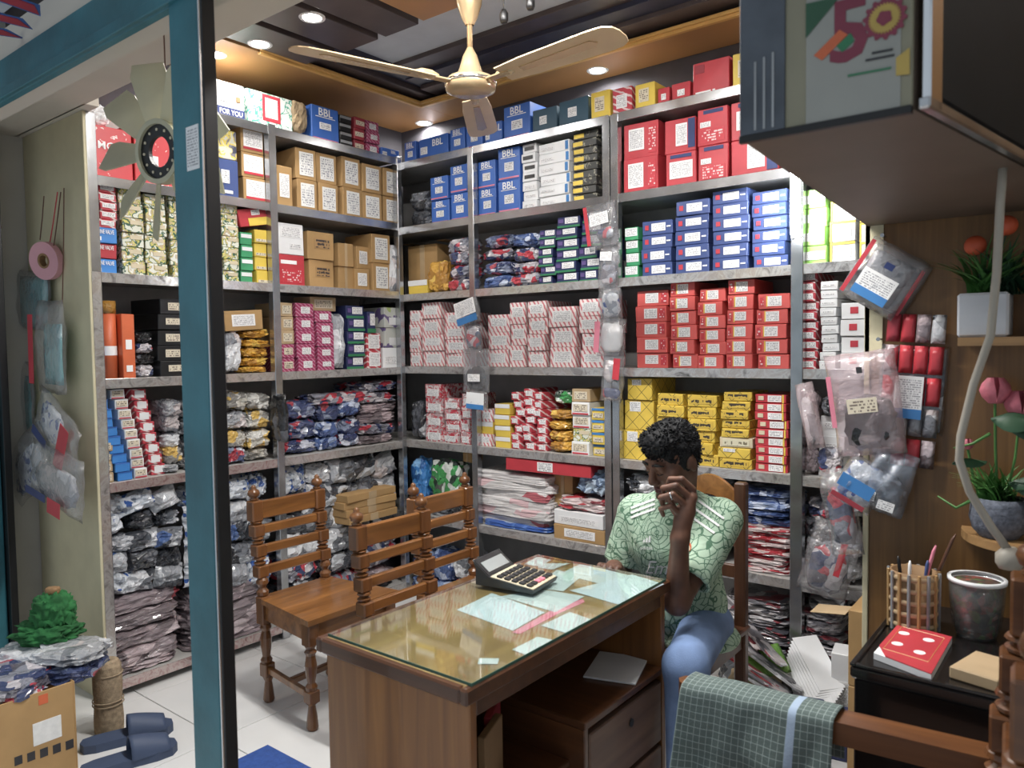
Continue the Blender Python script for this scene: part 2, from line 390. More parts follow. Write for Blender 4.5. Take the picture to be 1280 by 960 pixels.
# crumpled plastic bags
BK = dict(rough=.16, coat=.5, bump=.55)
patches('g_white', [(1.4, hx('6a6e75')), (1.6, hx('b9bcc2')), (.35, hx('4a68a0')), (1.8, hx('dadce0')), (1.4, hx('9a9da3')), (.7, hx('3c4048'))], 6.5, **BK)
patches('g_print', [(3, hx('d8dde4')), (1, hx('2f5aa6')), (2, hx('c9d0da')), (1, hx('8f99a8'))], 26, **BK)
patches('g_dark', [(2, hx('2c2e34')), (1, hx('70747c')), (2, hx('43464e')), (.8, hx('b8bcc2'))], 7, **BK)
patches('g_pink', [(2, hx('94858a')), (1, hx('b8a4a8')), (.22, hx('b5404c')), (2, hx('7d7074')), (1, hx('c6b6ba'))], 7, **BK)
patches('g_navy', [(2, hx('2f3c66')), (1, hx('7f8ba6')), (1.6, hx('46527c')), (.6, hx('c9cede')), (.6, hx('b13a48'))], 14, **BK)
patches('g_blue', [(2, hx('4a649c')), (1.5, hx('8fa4cc')), (1, hx('31487c')), (.8, hx('c3cee4'))], 14, **BK)
patches('g_red', [(1.2, hx('c23446')), (1.4, hx('8d8f9c')), (1, hx('39456e')), (1.2, hx('c9c3c8')), (1, hx('5d5a66'))], 13, **BK)
patches('g_redflat', [(2, hx('b8343f')), (1.4, hx('c9b4b4')), (1, hx('7a2a34')), (1.6, hx('d6c9c8'))], 9, rough=.2, coat=.4, bump=.3, stretch=(1, 1, 5))
patches('g_yel', [(3, hx('d9a21c')), (1.6, hx('b37d14')), (1.4, hx('e6bd3c'))], 9, **BK)
patches('g_yelclear', [(1.5, hx('bdb8ac')), (1.2, hx('d8b04a')), (1.6, hx('8f8c86')), (1, hx('d8d6d0'))], 10, **BK)
patches('g_clear', [(2, hx('a6a8ac')), (1.4, hx('d2d4d8')), (1.2, hx('7d8087')), (1, hx('c2b8b8'))], 8, **BK)
patches('g_black', [(3, hx('141518')), (1, hx('2c2e33')), (.4, hx('5d6068'))], 12, **BK)
patches('g_bright', [(3, hx('2f86d2')), (1, hx('7ab4e6')), (1.5, hx('1e62a8'))], 12, **BK)
patches('g_green', [(2, hx('2f9a4a')), (1.4, hx('d6ddd6')), (1, hx('1e3a2a')), (1, hx('5a5f5c'))], 16, **BK)
patches('g_lime', [(3, hx('7ec23a')), (1, hx('a6dc6a'))], 12, **BK); patches('g_teal', [(3, hx('55a9ac')), (1.4, hx('3f8f94')), (.7, hx('a9d4d6'))], 6, **BK)
patches('g_jean', [(2, hx('7d96b4')), (1.2, hx('a9bccf')), (1.4, hx('4d6280'))], 12, rough=.7); plain('kraft_bag', hx('9a8462'), .8, var=.25, vscale=20, bump=.5)
patches('g_soft', [(3, hx('cdc9c8')), (.7, hx('d8b4b8')), (3, hx('d9d6d5')), (.15, hx('b85a64'))], 5, rough=.45, coat=.2, bump=.2, stretch=(1, 1, 2)); patches('g_bluesack', [(3, hx('2f5cae')), (1, hx('4f7cc6')), (.5, hx('9fb4d8'))], 14, rough=.4, bump=.3)
patches('g_sheets', [(2, hx('77757c')), (1.6, hx('a8a4a8')), (.7, hx('8f3a44')), (1.4, hx('4a4a52')), (1, hx('c3c0c2'))], 10, rough=.3, coat=.3, bump=.3, stretch=(1, 1, 4))
film('film'); film('film_pink', (1, .82, .86), .26); film('film_blue', (.75, .85, 1), .26); plain('green_cloth', hx('11682c'), .9, var=.35, vscale=22, bump=.5, bscale=45)
emit('lamp_glow', (1, .98, .95), 22); emit('led_glow', (.95, .98, 1), 30)
film('jar_glass', (.55, .6, .6), .08, .06)
plain('glass_edge', hx('3f6a5c'), .15)
plain('fan_plastic', hx('cbc6a4'), .35, var=.12, vscale=6)
MATS['fan_plastic'].node_tree.nodes['Principled BSDF'].inputs['Transmission Weight'].default_value = .25

# ------------------------------------------------------------------ the setting
XR = 4.2; YF = -2.285
floor = struct(G().box((1.8, -1.75, -.03), (4.9, 4.4, .05), .001).build('floor', 'grout'))
T = .6; tile_me = G().box((0, 0, 0), (T-.004, T-.004, .012), .0015).mesh('tile', 'tile')
for i in range(-3, 7):
    for j in range(-4, 4):
        x = .667+T*(i+.5); y = -1.665+T*(j+.5)
        if -.9 < x < 4.4 and -4.1 < y < .7:
            o = bpy.data.objects.new('tile', tile_me); link(o, floor); o.location = (x, y, -.006)
struct(G().box((-.47, -.68, 1.6), (.1, 2.2, 3.3), .001).build('wall_left', 'wall_dark'))
struct(G().box((1.85, .47, 1.6), (4.7, .1, 3.3), .001).build('wall_back', 'wall_dark'))
struct(G().box((-.68, -2.3, 1.6), (.1, 1.06, 3.3), .001).build('wall_left_front', 'wall_paint'))
struct(G().box((XR+.05, -1.0, 1.6), (.1, 2.9, 3.3), .001).build('wall_right', 'wall_paint'))
part = G().box(((2.79+XR)/2, -.72, 1.5), (XR-2.79, .06, 2.98), .002).build('wall_partition', 'panel_wood'); struct(part)
G().box((2.782, -.722, 1.5), (.016, .068, 2.98), .002).build('edge_strip', 'cream', part)
G().box((2.800, -.7535, 1.72), (.05, .005, .50), .001).build('pale_strip', 'cream', part)
# ceiling: gilt border round a stepped recess
ZC = 2.95
IX0, IX1, IY0, IY1 = .08, 3.3, -1.75, .10
ceil = struct(G().box((1.8, -.75, 3.08), (4.9, 2.5, .04), .001).build('ceiling', 'ceil_grey'))
def cpart(name, x0, x1, y0, y1, z0, z1, m):
    return G().box(((x0+x1)/2, (y0+y1)/2, (z0+z1)/2), (x1-x0, y1-y0, z1-z0), .002).build(name, m, ceil)
cpart('border_panel', -.42, IX0, -1.85, .42, ZC, ZC+.03, 'ceil_gold'); cpart('border_panel', IX0, XR, IY1, .42, ZC, ZC+.03, 'ceil_gold'); cpart('border_panel', IX1, XR, -1.85, IY1, ZC, ZC+.03, 'ceil_gold')
for k in (0, 1):
    s = .014*k
    cpart('moulding', IX0-.012+s, IX0+.010+s, -1.0, IY1-s, ZC-.012+.014*k, ZC+.004+.014*k, 'ceil_mould'); cpart('moulding', IX0+s, IX1, IY1-.010-s, IY1+.012-s, ZC-.012+.014*k, ZC+.004+.014*k, 'ceil_mould')
for y0, y1, z, m in [(-.02, IY1+.1, 2.990, 'ceil_dark'), (-.14, -.02, 3.012, 'ceil_navy'), (-.27, -.14, 3.035, 'ceil_dark')]: cpart('recess_step', .2, IX1, y0, y1, z, z+.06, m)
for x0, x1, z, m in [(IX0-.1, .16, 2.990, 'ceil_dark'), (.16, .24, 3.02, 'ceil_navy')]: cpart('recess_step', x0, x1, IY0, IY1+.08, z, z+.05, m)
for k, (x0, x1, ye, z, m) in enumerate([(.10, .33, -.74, 2.955, 'ceil_dark'), (.36, .60, -.70, 2.965, 'ceil_dark'), (.63, .85, -.68, 2.975, 'ceil_dark')]):
    cpart('dropped_slat', x0, x1, -1.85, ye, z, z+.09, m)
cpart('gilt_panel', .90, 1.50, -1.85, -.70, 2.97, 3.0, 'ceil_gold')
soff = struct(G().box((1.78, -2.03, 2.53), (4.9, .42, .06), .002).build('ceiling_front', 'soffit_white'))
G().box((-.30, -1.80, 2.53), (.8, .06, .06), .002).build('soffit_panel', 'soffit_white', soff)
G().box((1.78, -1.83, 2.9), (4.9, .03, .75), .002).build('drop_face', 'ceil_dark', soff)
lint = struct(G().box((1.78, YF+.062, 2.405), (4.9, .06, .19), .003).build('trim_1', 'soffit_white'))
beam = struct(G().box((1.78, YF+.016, 2.365), (4.9, .03, .13), .006).build('trim_2', 'teal'))
G().box((1.78, YF-.004, 2.315), (4.9, .012, .03), .002).build('beam_lip', 'teal', beam)
p0 = at(215, 150, 1, YF); p1 = at(250, 150, 1, YF); yb = at(270, 150, 0, p1.x).y
post = struct(G().box(((p0.x+p1.x)/2, YF+.015, 1.2), (p1.x-p0.x, .03, 2.4), .003).build('trim_3', 'teal'))
G().box((p1.x-.006, (YF+.006+yb)/2, 1.2), (.030, yb-YF-.006, 2.4), .002).build('black_channel', 'black_edge', post)
G().box((p1.x+.003, YF+.004, 1.2), (.004, .006, 2.4), .001).build('metal_bead', 'chrome', post)
q0 = at(233, 160, 1, YF); q1 = at(250, 210, 1, YF)
G().box(((q0.x+q1.x)/2, YF-.001, (q0.z+q1.z)/2), (q1.x-q0.x, .002, q0.z-q1.z), .0003).build('notice', 'sticker', post)
jw = at(3, 700, 0, -.55); jamb = struct(G().box((-.58, jw.y-.03, 1.25), (.1, .07, 2.5), .003).build('trim_4', 'teal')); G().box((-.545, jw.y+.022, 1.25), (.11, .03, 2.5), .002).build('black_channel', 'black_edge', jamb)
# overhead sign panel at the shop front
sg = thing('sign_panel', 'white overhead sign panel with red blue-edged strokes above the teal beam', 'sign', (0, 0, 0))
G().box((.2, -2.75, 2.495), (2.6, .80, .03), .003).build('panel', 'sign_white', sg)
for (ax, ay), (bx, by), wd in [((2, -4), (46, 12), .050), ((-30, 14), (30, 29), .046), ((-40, 34), (15, 42), .042)]:
    a = at(ax, ay, 2, 2.478); b = at(bx, by, 2, 2.478); d = (b-a).normalized(); nrm = Vector((-d.y, d.x, 0))
    for m, e, zz in (('sign_blue', .010, 2.4785), ('sign_red', 0, 2.477)):
        A = a-d*.2-nrm*(wd/2+e); B = a-d*.2+nrm*(wd/2+e); C = b+d*e+nrm*(wd/2+e)+d*.02; D = b+d*e-nrm*(wd/2+e)-d*.02
        G().prism([(v.x, v.y) for v in (A, B, C, D)], zz-.001, zz+.0005).build('painted_stroke', m, sg)

# lamps
def downlight(x, y, z, lab, power=1.0):
    t = thing('downlight', lab, 'lamp', (x, y, z), 0, 'recessed ceiling downlights')
    G().lathe([(.040, -.001), (.055, -.004), (.058, -.001), (.058, .004)], 20, cap=False).build('trim_ring', 'white', t, True)
    G().lathe([(.0, -.003), (.040, -.003), (.041, .003)], 20, cap=False).build('lens', 'lamp_glow', t)
    l = bpy.data.lights.new('downlight_lamp', 'AREA'); l.shape = 'DISK'; l.size = .09; l.energy = LIGHT_W*power; l.color = (1, .965, .92); l.spread = math.radians(165)
    o = bpy.data.objects.new('downlight_lamp', l); link(o, t); o.location = (0, 0, -.012)
l1 = at(530, 154, 2, ZC); downlight(l1.x, l1.y, ZC, 'round white downlight in the gilt border above the shelf corner')
l2 = at(747, 88, 2, ZC); downlight(l2.x, l2.y, ZC, 'round white downlight in the gilt border right of the ceiling fan')
l3 = at(268, 68, 2, ZC); downlight(l3.x, l3.y, ZC, 'round white downlight in the gilt border beside the teal post')
l4 = at(325, 55, 2, 2.955); downlight(l4.x, l4.y, 2.955, 'round white downlight in the dark ceiling slat nearest the left shelves')
l5 = at(390, 22, 2, 2.965); downlight(l5.x, l5.y, 2.965, 'round white downlight in the second dark ceiling slat')
downlight(2.45, .27, ZC, 'round white downlight in the back border hidden behind the wall cabinet', .8)
downlight(3.75, -.55, ZC, 'round white downlight in the far right border behind the cabinet', .8)
downlight(1.15, -1.45, 2.97, 'round white downlight in the gilt ceiling panel towards the shop front', 2)  # extra lamp added out of view as fill for the shelves
def fill_tube(lab, x, y, z, L, power):  # fill lamps added out of view to even out the shelf lighting
    t = thing('fill_tube', lab, 'lamp', (x, y, z), 0, 'ceiling tube lights')
    G().box((0, 0, .02), (L, .05, .04), .004).build('housing', 'white', t); G().tube([(-L/2+.02, 0, -.014), (L/2-.02, 0, -.014)], .013, 10).build('tube', 'lamp_glow', t, True)
    for s in (-1, 1): G().box((s*(L/2-.012), 0, -.008), (.02, .035, .03), .003).build('holder', 'white', t)
    l = bpy.data.lights.new('fill_tube_lamp', 'AREA'); l.shape = 'RECTANGLE'; l.size = L; l.size_y = .05; l.energy = power; l.color = (1, .98, .95); o = bpy.data.objects.new('fill_tube_lamp', l); link(o, t); o.location = (0, 0, -.032)
fill_tube('white tube light on the ceiling between the fan and the shop front', 2.05, -1.40, 2.93, 1.1, 40)
fill_tube('white tube light on the ceiling near the right wall', 3.55, -1.30, 2.90, .9, 5)
# ------------------------------------------------------------------ shelving
def shelving(unit, label, posts, levels, ends):
    t = thing('shelving_unit', label, 'shelving', (0, 0, 0))
    def ub(name, u0, u1, d0, d1, z0, z1, m, par=t, ch=.002):
        a = sw(unit, u0, d0, z0); b = sw(unit, u1, d1, z1)
        return G().box((a+b)/2, tuple(abs(q) for q in (b-a)), ch).build(name, m, par)
    for u, w, z0, z1 in posts:
        p = ub('post', u-w/2, u+w/2, -.012, .03, z0, z1, 'shelf_metal')
        if u < -1.5: ub('paper_facing', u-w/2+.004, u+w/2-.004, -.0135, -.012, z0+.1, min(z1-.02, 1.84), 'edge_paper', p, .0003)
    for (u0, u1), lv in levels:
        for z in lv:
            b = ub('shelf_board', u0, u1, .0, .40, z-.022, z, 'shelf_board')
            ub('edge_strip', u0+.012, u1-.012, -.006, .0, z-.040, z+.002, 'shelf_metal' if z > 2 else ('edge_red' if (unit == 'L' and u0 < -1 and z < 1) else 'edge_paper'), b, .001)
    return t, ub
pl = [(-1.77, .045, .0, 2.5), (-.892, .042, .0, 2.64), (-.02, .034, .0, 2.64)]
tl, ubl = shelving('L', 'tall left shelving unit with shiny metal posts and paper-lined shelf edges', pl,
    [((-1.77, -.892), [2.244, 1.838, 1.387, .940, .075]), ((-.892, -.02), [2.244, 1.838, 1.387, .940, .075]), ((-1.25, -.02), [2.629])], None)
ubl('side_panel', -1.80, -1.785, -.012, .62, .0, 2.5, 'cream'); ubl('rear_panel', -1.77, .0, .395, .405, .0, 2.62, 'shelf_back')
pb = [(.561, .040, .0, 2.60), (1.428, .040, .0, 2.60), (1.474, .040, .0, 2.60), (2.336, .050, .0, 2.62), (3.30, .05, .0, 2.62)]
tb, ubb = shelving('B', 'tall back shelving unit with shiny metal posts behind the seated man', pb,
    [((-.40, .561), [2.605, 2.223, 1.822, 1.391, .945, .5, .03]), ((.561, 1.451), [2.605, 2.223, 1.822, 1.391, .945, .5, .03]), ((1.451, 2.336), [2.605, 2.223, 1.822, 1.391, .945, .5, .03]), ((2.336, 3.30), [2.605, 2.223, 1.822, 1.391, .945, .5, .03])], None)
ubb('rear_panel', -.4, 3.3, .40, .41, .0, 2.60, 'shelf_back')

# ------------------------------------------------------------------ boxes on the shelves
BIG = [(.18, .86, .12, .88, 'paper_note', 'paper_label')]
ST = {   # body material, printed pieces (x0, x1, z0, z1 of the front, material, part name), lettering
 'bbl': ('b_blue', [(.30, .72, .28, .55, 'barcode', 'sticker'), (.04, .96, .05, .10, 'ink_pink', 'print_band'), (.14, .86, .69, .71, 'ink_white', 'underline')], ('BBL', 'ink_white', .5, .83, .24)),
 'bblwide': ('b_blue', [(.06, .30, .25, .60, 'barcode', 'sticker'), (.02, .98, .05, .11, 'ink_pink', 'print_band')], ('BBL', 'ink_white', .66, .68, .34)),
 'kraftnote': ('kraft', BIG, None), 'kraft': ('kraft', [(.42, .58, .0, 1, 'kraft_pale', 'tape')], None), 'kraftlab': ('kraft', [(.20, .80, .22, .80, 'sticker', 'sticker')], None), 'kraftsm': ('kraft_pale', [(.15, .85, .2, .8, 'cream_label', 'sticker')], None),
 'kraftred': ('kraft', [(.10, .95, .22, .90, 'sticker', 'sticker'), (.10, .95, .12, .22, 'ink_red', 'print_band')], None), 'kraftwrite': ('kraft', [(.25, .85, .40, .75, 'kraft_scribble', 'handwriting')], None),
 'redlogo': ('b_logo', [], ('MCA', 'ink_white', .5, .62, .16)), 'redlogo2': ('b_logo', [(.2, .5, .3, .5, 'b_white', 'print_band')], None), 'navylab': ('b_navy', [(.15, .55, .38, .72, 'barcode', 'sticker'), (.2, .7, .12, .2, 'ink_white', 'print_band')], None), 'mix': ('b_mix', [], None),
 'whiteblue': ('b_white', [(.0, 1, .04, .30, 'ink_navy', 'print_band'), (.15, .55, .45, .9, 'sticker', 'sticker'), (.7, .85, .5, .65, 'kraft_dark', 'emblem')], ('FOR YOU', 'ink_white', .5, .17, .15)),
 'tealwhite': ('b_tealprint', [(.32, .72, .2, .95, 'ink_red', 'label_border'), (.38, .66, .30, .86, 'sticker', 'sticker')], None), 'silver': ('b_black', [(.04, .96, .55, .88, 'b_silver', 'print_band')], None),
 'brownred': ('b_maroon', [(.1, .9, .3, .7, 'cream_label', 'sticker')], None), 'magenta': ('b_magenta', [(.28, .78, .25, .75, 'sticker', 'sticker')], None), 'magentasm': ('b_magenta', [(.15, .85, .25, .75, 'cream_label', 'sticker')], None),
 'redwhite': ('b_redwhite', [(.12, .88, .3, .85, 'sticker', 'sticker')], None), 'valveblue': ('b_sky', [(.1, .4, .15, .4, 'ink_white', 'print_band')], ('ENGINE VALVE', 'ink_white', .5, .72, .30)), 'valvered': ('b_red', [], ('ENGINE VALVE', 'ink_white', .5, .72, .30)),
 'herb': ('b_herb', [(.35, .9, .55, .85, 'b_cream', 'print_band')], None), 'greenw': ('b_green', [(.05, .95, .55, .85, 'b_white', 'print_band')], None), 'yellow': ('b_yellow', [(.1, .9, .1, .3, 'cream_label', 'print_band')], None), 'redyel': ('b_red', [(.3, 1, .0, .45, 'ink_yellow', 'print_band'), (.45, .75, .6, .9, 'sticker', 'sticker')], None),
 'whitetext': ('b_white', [(.1, .9, .55, .9, 'sticker', 'sticker'), (.45, .9, .2, .35, 'barcode', 'print')], None), 'redbig': ('b_red', [(.08, .92, .1, .55, 'redtext', 'print'), (.1, .7, .7, .82, 'ink_white', 'print_band')], None),
 'blacklab': ('b_black', [(.30, .85, .25, .75, 'cream_label', 'sticker')], None), 'navygreen': ('b_navy2', [(.35, .92, .35, .9, 'sticker', 'sticker'), (.0, 1, .0, .20, 'ink_green', 'print_band'), (.06, .28, .45, .8, 'b_purple', 'emblem')], None), 'redlab': ('b_redwhite', [(.12, .9, .12, .9, 'sticker', 'sticker')], None), 'purple': ('b_purp', [(.3, .9, .12, .5, 'b_white', 'print_band')], None),
 'bluebare': ('b_sky', [(.0, 1, .92, 1, 'b_blue', 'lid_edge')], None), 'whitered': ('b_white', [(.06, .94, .06, .18, 'ink_red', 'print_band'), (.1, .9, .3, .85, 'cream_label', 'sticker')], None), 'redburst': ('b_redwhite', [(.2, .85, .2, .85, 'b_white', 'emblem')], None),
 'teal': ('b_teal', [(.30, .60, .35, .7, 'sticker', 'sticker')], None), 'yellowp': ('b_yellow', [(.2, .7, .3, .8, 'cream_label', 'print')], None), 'pinkp': ('b_redwhite', [(.2, .75, .25, .75, 'sticker', 'sticker')], None), 'redtall': ('b_red', [(.06, .32, .68, .92, 'b_maroon', 'emblem'), (.08, .5, .05, .14, 'ink_white', 'print_band'), (.55, .62, .05, .14, 'ink_white', 'print_band')], None), 'redplain': ('b_red', [(.3, .7, .3, .65, 'sticker', 'sticker')], None),
 'whiteblk': ('b_white', [(.15, .85, .3, .7, 'b_black', 'print_band')], None), 'whiteblu2': ('b_white', [(.88, .97, .1, .9, 'ink_blue', 'print_band'), (.05, .5, .3, .6, 'sticker', 'sticker')], None), 'blackyel': ('b_blackyel', [(.05, .45, .2, .8, 'ink_yellow', 'print_band')], None),
 'redcart': ('b_red', [(.15, .60, .15, .85, 'sticker', 'sticker'), (.72, .95, .1, .9, 'redtext', 'print')], None), 'redcart2': ('b_red', [(.12, .88, .25, .75, 'sticker', 'sticker'), (.15, .85, .85, .95, 'ink_navy', 'print_band')], None), 'redcart3': ('b_red', [(.1, .9, .08, .45, 'redtext', 'print'), (.2, .85, .86, .96, 'ink_navy', 'print_band'), (.1, .45, .5, .65, 'sticker', 'sticker')], None), 'redcart4': ('b_red', [(.35, .72, .2, .85, 'sticker', 'sticker'), (.76, .98, .1, .95, 'ink_navy', 'print_band')], None),
 'navyred': ('b_navy', [(.32, .78, .22, .80, 'sticker', 'sticker'), (.10, .22, .35, .70, 'ink_red', 'emblem'), (.82, .95, .45, .55, 'ink_white', 'print_band')], None), 'whitegreen': ('b_green', [(.05, .95, .3, .95, 'sticker', 'sticker')], None), 'limew': ('b_lime', [(.08, .95, .25, .70, 'sticker', 'sticker')], None), 'whiteyel': ('b_white', [(.0, 1, .88, 1, 'ink_yellow', 'print_band'), (.0, .08, .0, .88, 'ink_yellow', 'print_band'), (.2, .85, .15, .75, 'sticker', 'sticker')], None),
 'pink': ('b_pink', [(.15, .85, .25, .80, 'sticker', 'sticker')], None), 'red': ('b_red2', [(.30, .74, .18, .85, 'sticker', 'sticker'), (.26, .30, .15, .88, 'ink_yellow', 'label_border'), (.06, .18, .2, .8, 'redtext', 'print')], None), 'redl': ('b_red2', [(.28, .70, .2, .85, 'sticker', 'sticker'), (.78, .95, .2, .85, 'redtext', 'print')], None),
 'redthin': ('b_redwhite', [(.1, .8, .2, .85, 'sticker', 'sticker')], None), 'whitethin': ('b_white', [(.1, .85, .35, .65, 'sticker', 'sticker')], None), 'whitepk': ('b_white', [(.35, .65, .35, .75, 'ink_red', 'emblem')], None),
 'blister': ('b_blister', [(.15, .88, .15, .65, 'sticker', 'sticker')], None), 'yelblue': ('b_yellow', [(.0, 1, .8, 1, 'ink_blue', 'print_band'), (.1, .9, .2, .6, 'cream_label', 'sticker')], None), 'yelw': ('b_yellow', [(.0, 1, .62, 1, 'b_white', 'print_band')], None), 'redwtiny': ('b_redwhite', [(.2, .85, .2, .8, 'sticker', 'sticker')], None),
 'yellat': ('b_yellowlat', [(.18, .55, .62, .95, 'sticker', 'sticker')], None), 'yelscr': ('b_yellowlat', [(.08, .9, .25, .80, 'scribble', 'handwriting')], None), 'yelwhite': ('b_cream', [(.1, .9, .2, .8, 'scribble_w', 'handwriting')], None), 'redwl': ('b_red', [(.42, .86, .12, .9, 'sticker', 'sticker'), (.10, .28, .3, .8, 'b_cream', 'emblem'), (.88, .93, .0, 1, 'ink_yellow', 'print_band')], None),
 'navyor': ('b_navy2', [(.2, .8, .3, .7, 'b_orange', 'print_band')], None), 'white': ('b_white', [(.1, .9, .2, .6, 'sticker', 'sticker')], None), 'soft': ('g_soft', [], None), 'redlong': ('b_red', [(.40, .58, .15, .9, 'barcode', 'sticker')], None), 'orange': ('b_orange', [(.25, .75, .45, .6, 'ink_white', 'print_band'), (.25, .75, .1, .2, 'ink_white', 'print_band')], None),
}
lettered('kraft_scribble', hx('a9834f'), (.05, .04, .04), .02, 70, .45, True); lettered('scribble_w', hx('d8d2b4'), (.2, .18, .12), .02, 80, .48, True)
RND = random.Random(7)
CELL = {}
KIND = {}
for k_, v_ in {'carton': 'kraftnote kraft kraftlab kraftred kraftwrite', 'small_carton': 'kraftsm navyor white whitered', 'lettered_box': 'bbl bblwide', 'striped_box': 'pink magenta magentasm redlab redwhite redwtiny', 'red_carton': 'redcart redcart2 redcart3 redcart4 redlogo redlogo2 redtall redbig', 'thin_box': 'whiteblk whiteblu2 blackyel redthin whitethin silver', 'yellow_box': 'yellat yelscr yelwhite yelblue yelw yellow yellowp', 'blister_pack': 'blister whitepk'}.items():
    for q_ in v_.split(): KIND[q_] = k_
def box(loc, rz, w, dep, h, style, label, cat='box', name=None, group=None, rx=0, ry=0, jit=.0015):
    m, pcs, tx = ST[style]; name = name or KIND.get(style, 'parts_box')
    o = G().box((0, 0, h/2), (w, dep, h), .0025, jit=jit, rnd=RND).build(name, m); o.location = loc; o.rotation_euler = (rx, ry, rz)
    tag(o, label, cat, group); y = -dep/2-.0012
    for k, (a, b, c, d, pm, pn) in enumerate(pcs):
        e = RND.uniform(-.015, .015) if pn == 'sticker' else 0
        if pn == 'sticker' and RND.random() < .12: c += .08
        G().box(((a+b)/2*w-w/2+e*w, y-.0004*k, (c+d)/2*h), ((b-a)*w, .0022, (d-c)*h), .0002).build(pn, pm, o)
    if tx:
        s, tm, cx, cz, hh = tx; sz = hh*h*1.3; tw = sz*.62*len(s); sx = min(1, .86*w/tw)
        text(s, sz, tm, o, (cx*w-w/2, y-.0016, cz*h), sx=sx, bold=.012)
    return o
def nstack(unit, bay, lvl):
    k = (unit, bay, lvl); CELL[k] = CELL.get(k, 0)+1; return CELL[k]
def where(unit, bay, lvl): return f'{TIER[lvl]} tier, {BAY[(unit, bay)]}'
def posw(i, n): return 'alone' if n == 1 else ('bottom box' if i == 0 else 'topmost box' if i == n-1 else f'{ORD[i]} box up')
def stack(unit, bay, lvl, x0, x1, yt, n, style, desc, d=.03, dep=.24, zb=None, lean=0, gap=.0015, rot=1.2, over=None):
    """a pile of n boxes between image columns x0..x1 on shelf lvl; styles may be a list from the bottom up"""
    z0 = LEV[unit][lvl] if zb is None else zb
    xm = (x0+x1)/2
    ym = yt+20
    u0, _ = sv(unit, x0, ym, d); u1, _ = sv(unit, x1, ym, d); zt = sv(unit, xm, yt, d)[1]
    h = (zt-z0)/n; k = nstack(unit, bay, lvl) if over is None else over; w = u1-u0-.003
    dep = min(dep, .385-d)
    for i in range(n):
        st = style[i] if isinstance(style, list) else style
        ds = desc[i] if isinstance(desc, list) else desc
        j = RND.uniform(-.003, .003) if n > 1 else 0
        uu = (u0+u1)/2+j-lean*(i/max(1, n-1))
        dd = d+dep/2+(RND.uniform(0, .014) if n > 1 else .003)
        up = ' on top' if over is not None else ''
        box(sw(unit, uu, dd, z0+i*h), RZ[unit]+math.radians(RND.uniform(-rot, rot)*(1.6 if n > 1 else 1)), (w-.002)*(1-(RND.uniform(0, .05) if n > 1 else 0)), dep, h-gap, st,
            f'{ds}, {posw(i, n)}, {ORD[k-1]} stack{up}, {where(unit, bay, lvl)}', group=f'boxes on the {where(unit, bay, lvl)}')
    return z0+n*h, k
def bag(unit, bay, lvl, x0, x1, yt, yb, mat, desc, kind='l', d=.02, dep=.16, label=None, tilt=0, seed=None, name='plastic_bag', crinkle=.14, cat='bag', zmin=None, q=4.0):
    u0, _ = sv(unit, x0, (yt+yb)/2, d); u1, _ = sv(unit, x1, (yt+yb)/2, d); xm = (x0+x1)/2
    zt = sv(unit, xm, yt, d)[1]; z0 = sv(unit, xm, yb, d)[1]; z0 = max(z0, (LEV[unit][lvl] if zmin is None else zmin)); w = u1-u0; h = max(.012, zt-z0)
    sd = seed if seed is not None else RND.uniform(0, 90)
    if kind == 'p': g = pouch(w, h, min(dep, .09), sd)
    else: g = lump(w, dep, h, sd, crinkle, q, 11)
    dd = d+(min(dep, .09) if kind == 'p' else dep)/2
    o = g.build(name, mat, None, False); o.location = sw(unit, (u0+u1)/2, dd, z0); o.rotation_euler = (0, tilt, RZ[unit]+RND.uniform(-.08, .08))
    if label is None: k = nstack(unit, bay, lvl); label = f'{desc}, {ORD[k-1]} stack from left, {where(unit, bay, lvl)}'
    return tag(o, label, cat, f'packets on the {where(unit, bay, lvl)}')
def pile(unit, bay, lvl, x0, x1, yt, yb, cols, rows, mats, kinds='l', d=.02, dep=.2, seed=0, slope=0.0, crinkle=.16, q=3.5, tilt=.15, r0=0, c0=0):
    """bags heaped in rows; mats = [(material, description), ...]"""
    rr = random.Random(seed+int(x0)); cw = (x1-x0)/cols; rh = (yb-yt)/rows
    for r in range(rows):
        for c in range(cols):
            m, ds = mats[rr.randrange(len(mats))]
            jt = .28 if 'p' in kinds else .10; xa = x0+c*cw+rr.uniform(-jt, .05)*cw; xb = x0+(c+1)*cw+rr.uniform(-.05, jt)*cw
            xa, xb = max(xa, x0-1), min(xb, x1+1)
            sl = slope*((xa+xb)/2-x0)
            y1 = yb-r*rh+sl+(rr.uniform(-.04, .12)*rh if r else 2); y0 = yb-(r+1)*rh+sl-rr.uniform(-.05, .15)*rh
            o = bag(unit, bay, lvl, xa, xb, y0, y1, m, ds, kinds[rr.randrange(len(kinds))], d+rr.uniform(0, .03), dep*rr.uniform(.8, 1.1),
                f'{ds}, {ORD[c+c0]} from left, {ORD[r+r0]} row up, {where(unit, bay, lvl)}', rr.uniform(-tilt, tilt)*.5, rr.uniform(0, 90), crinkle=crinkle, q=q)

# ================================================================== left unit
st = stack
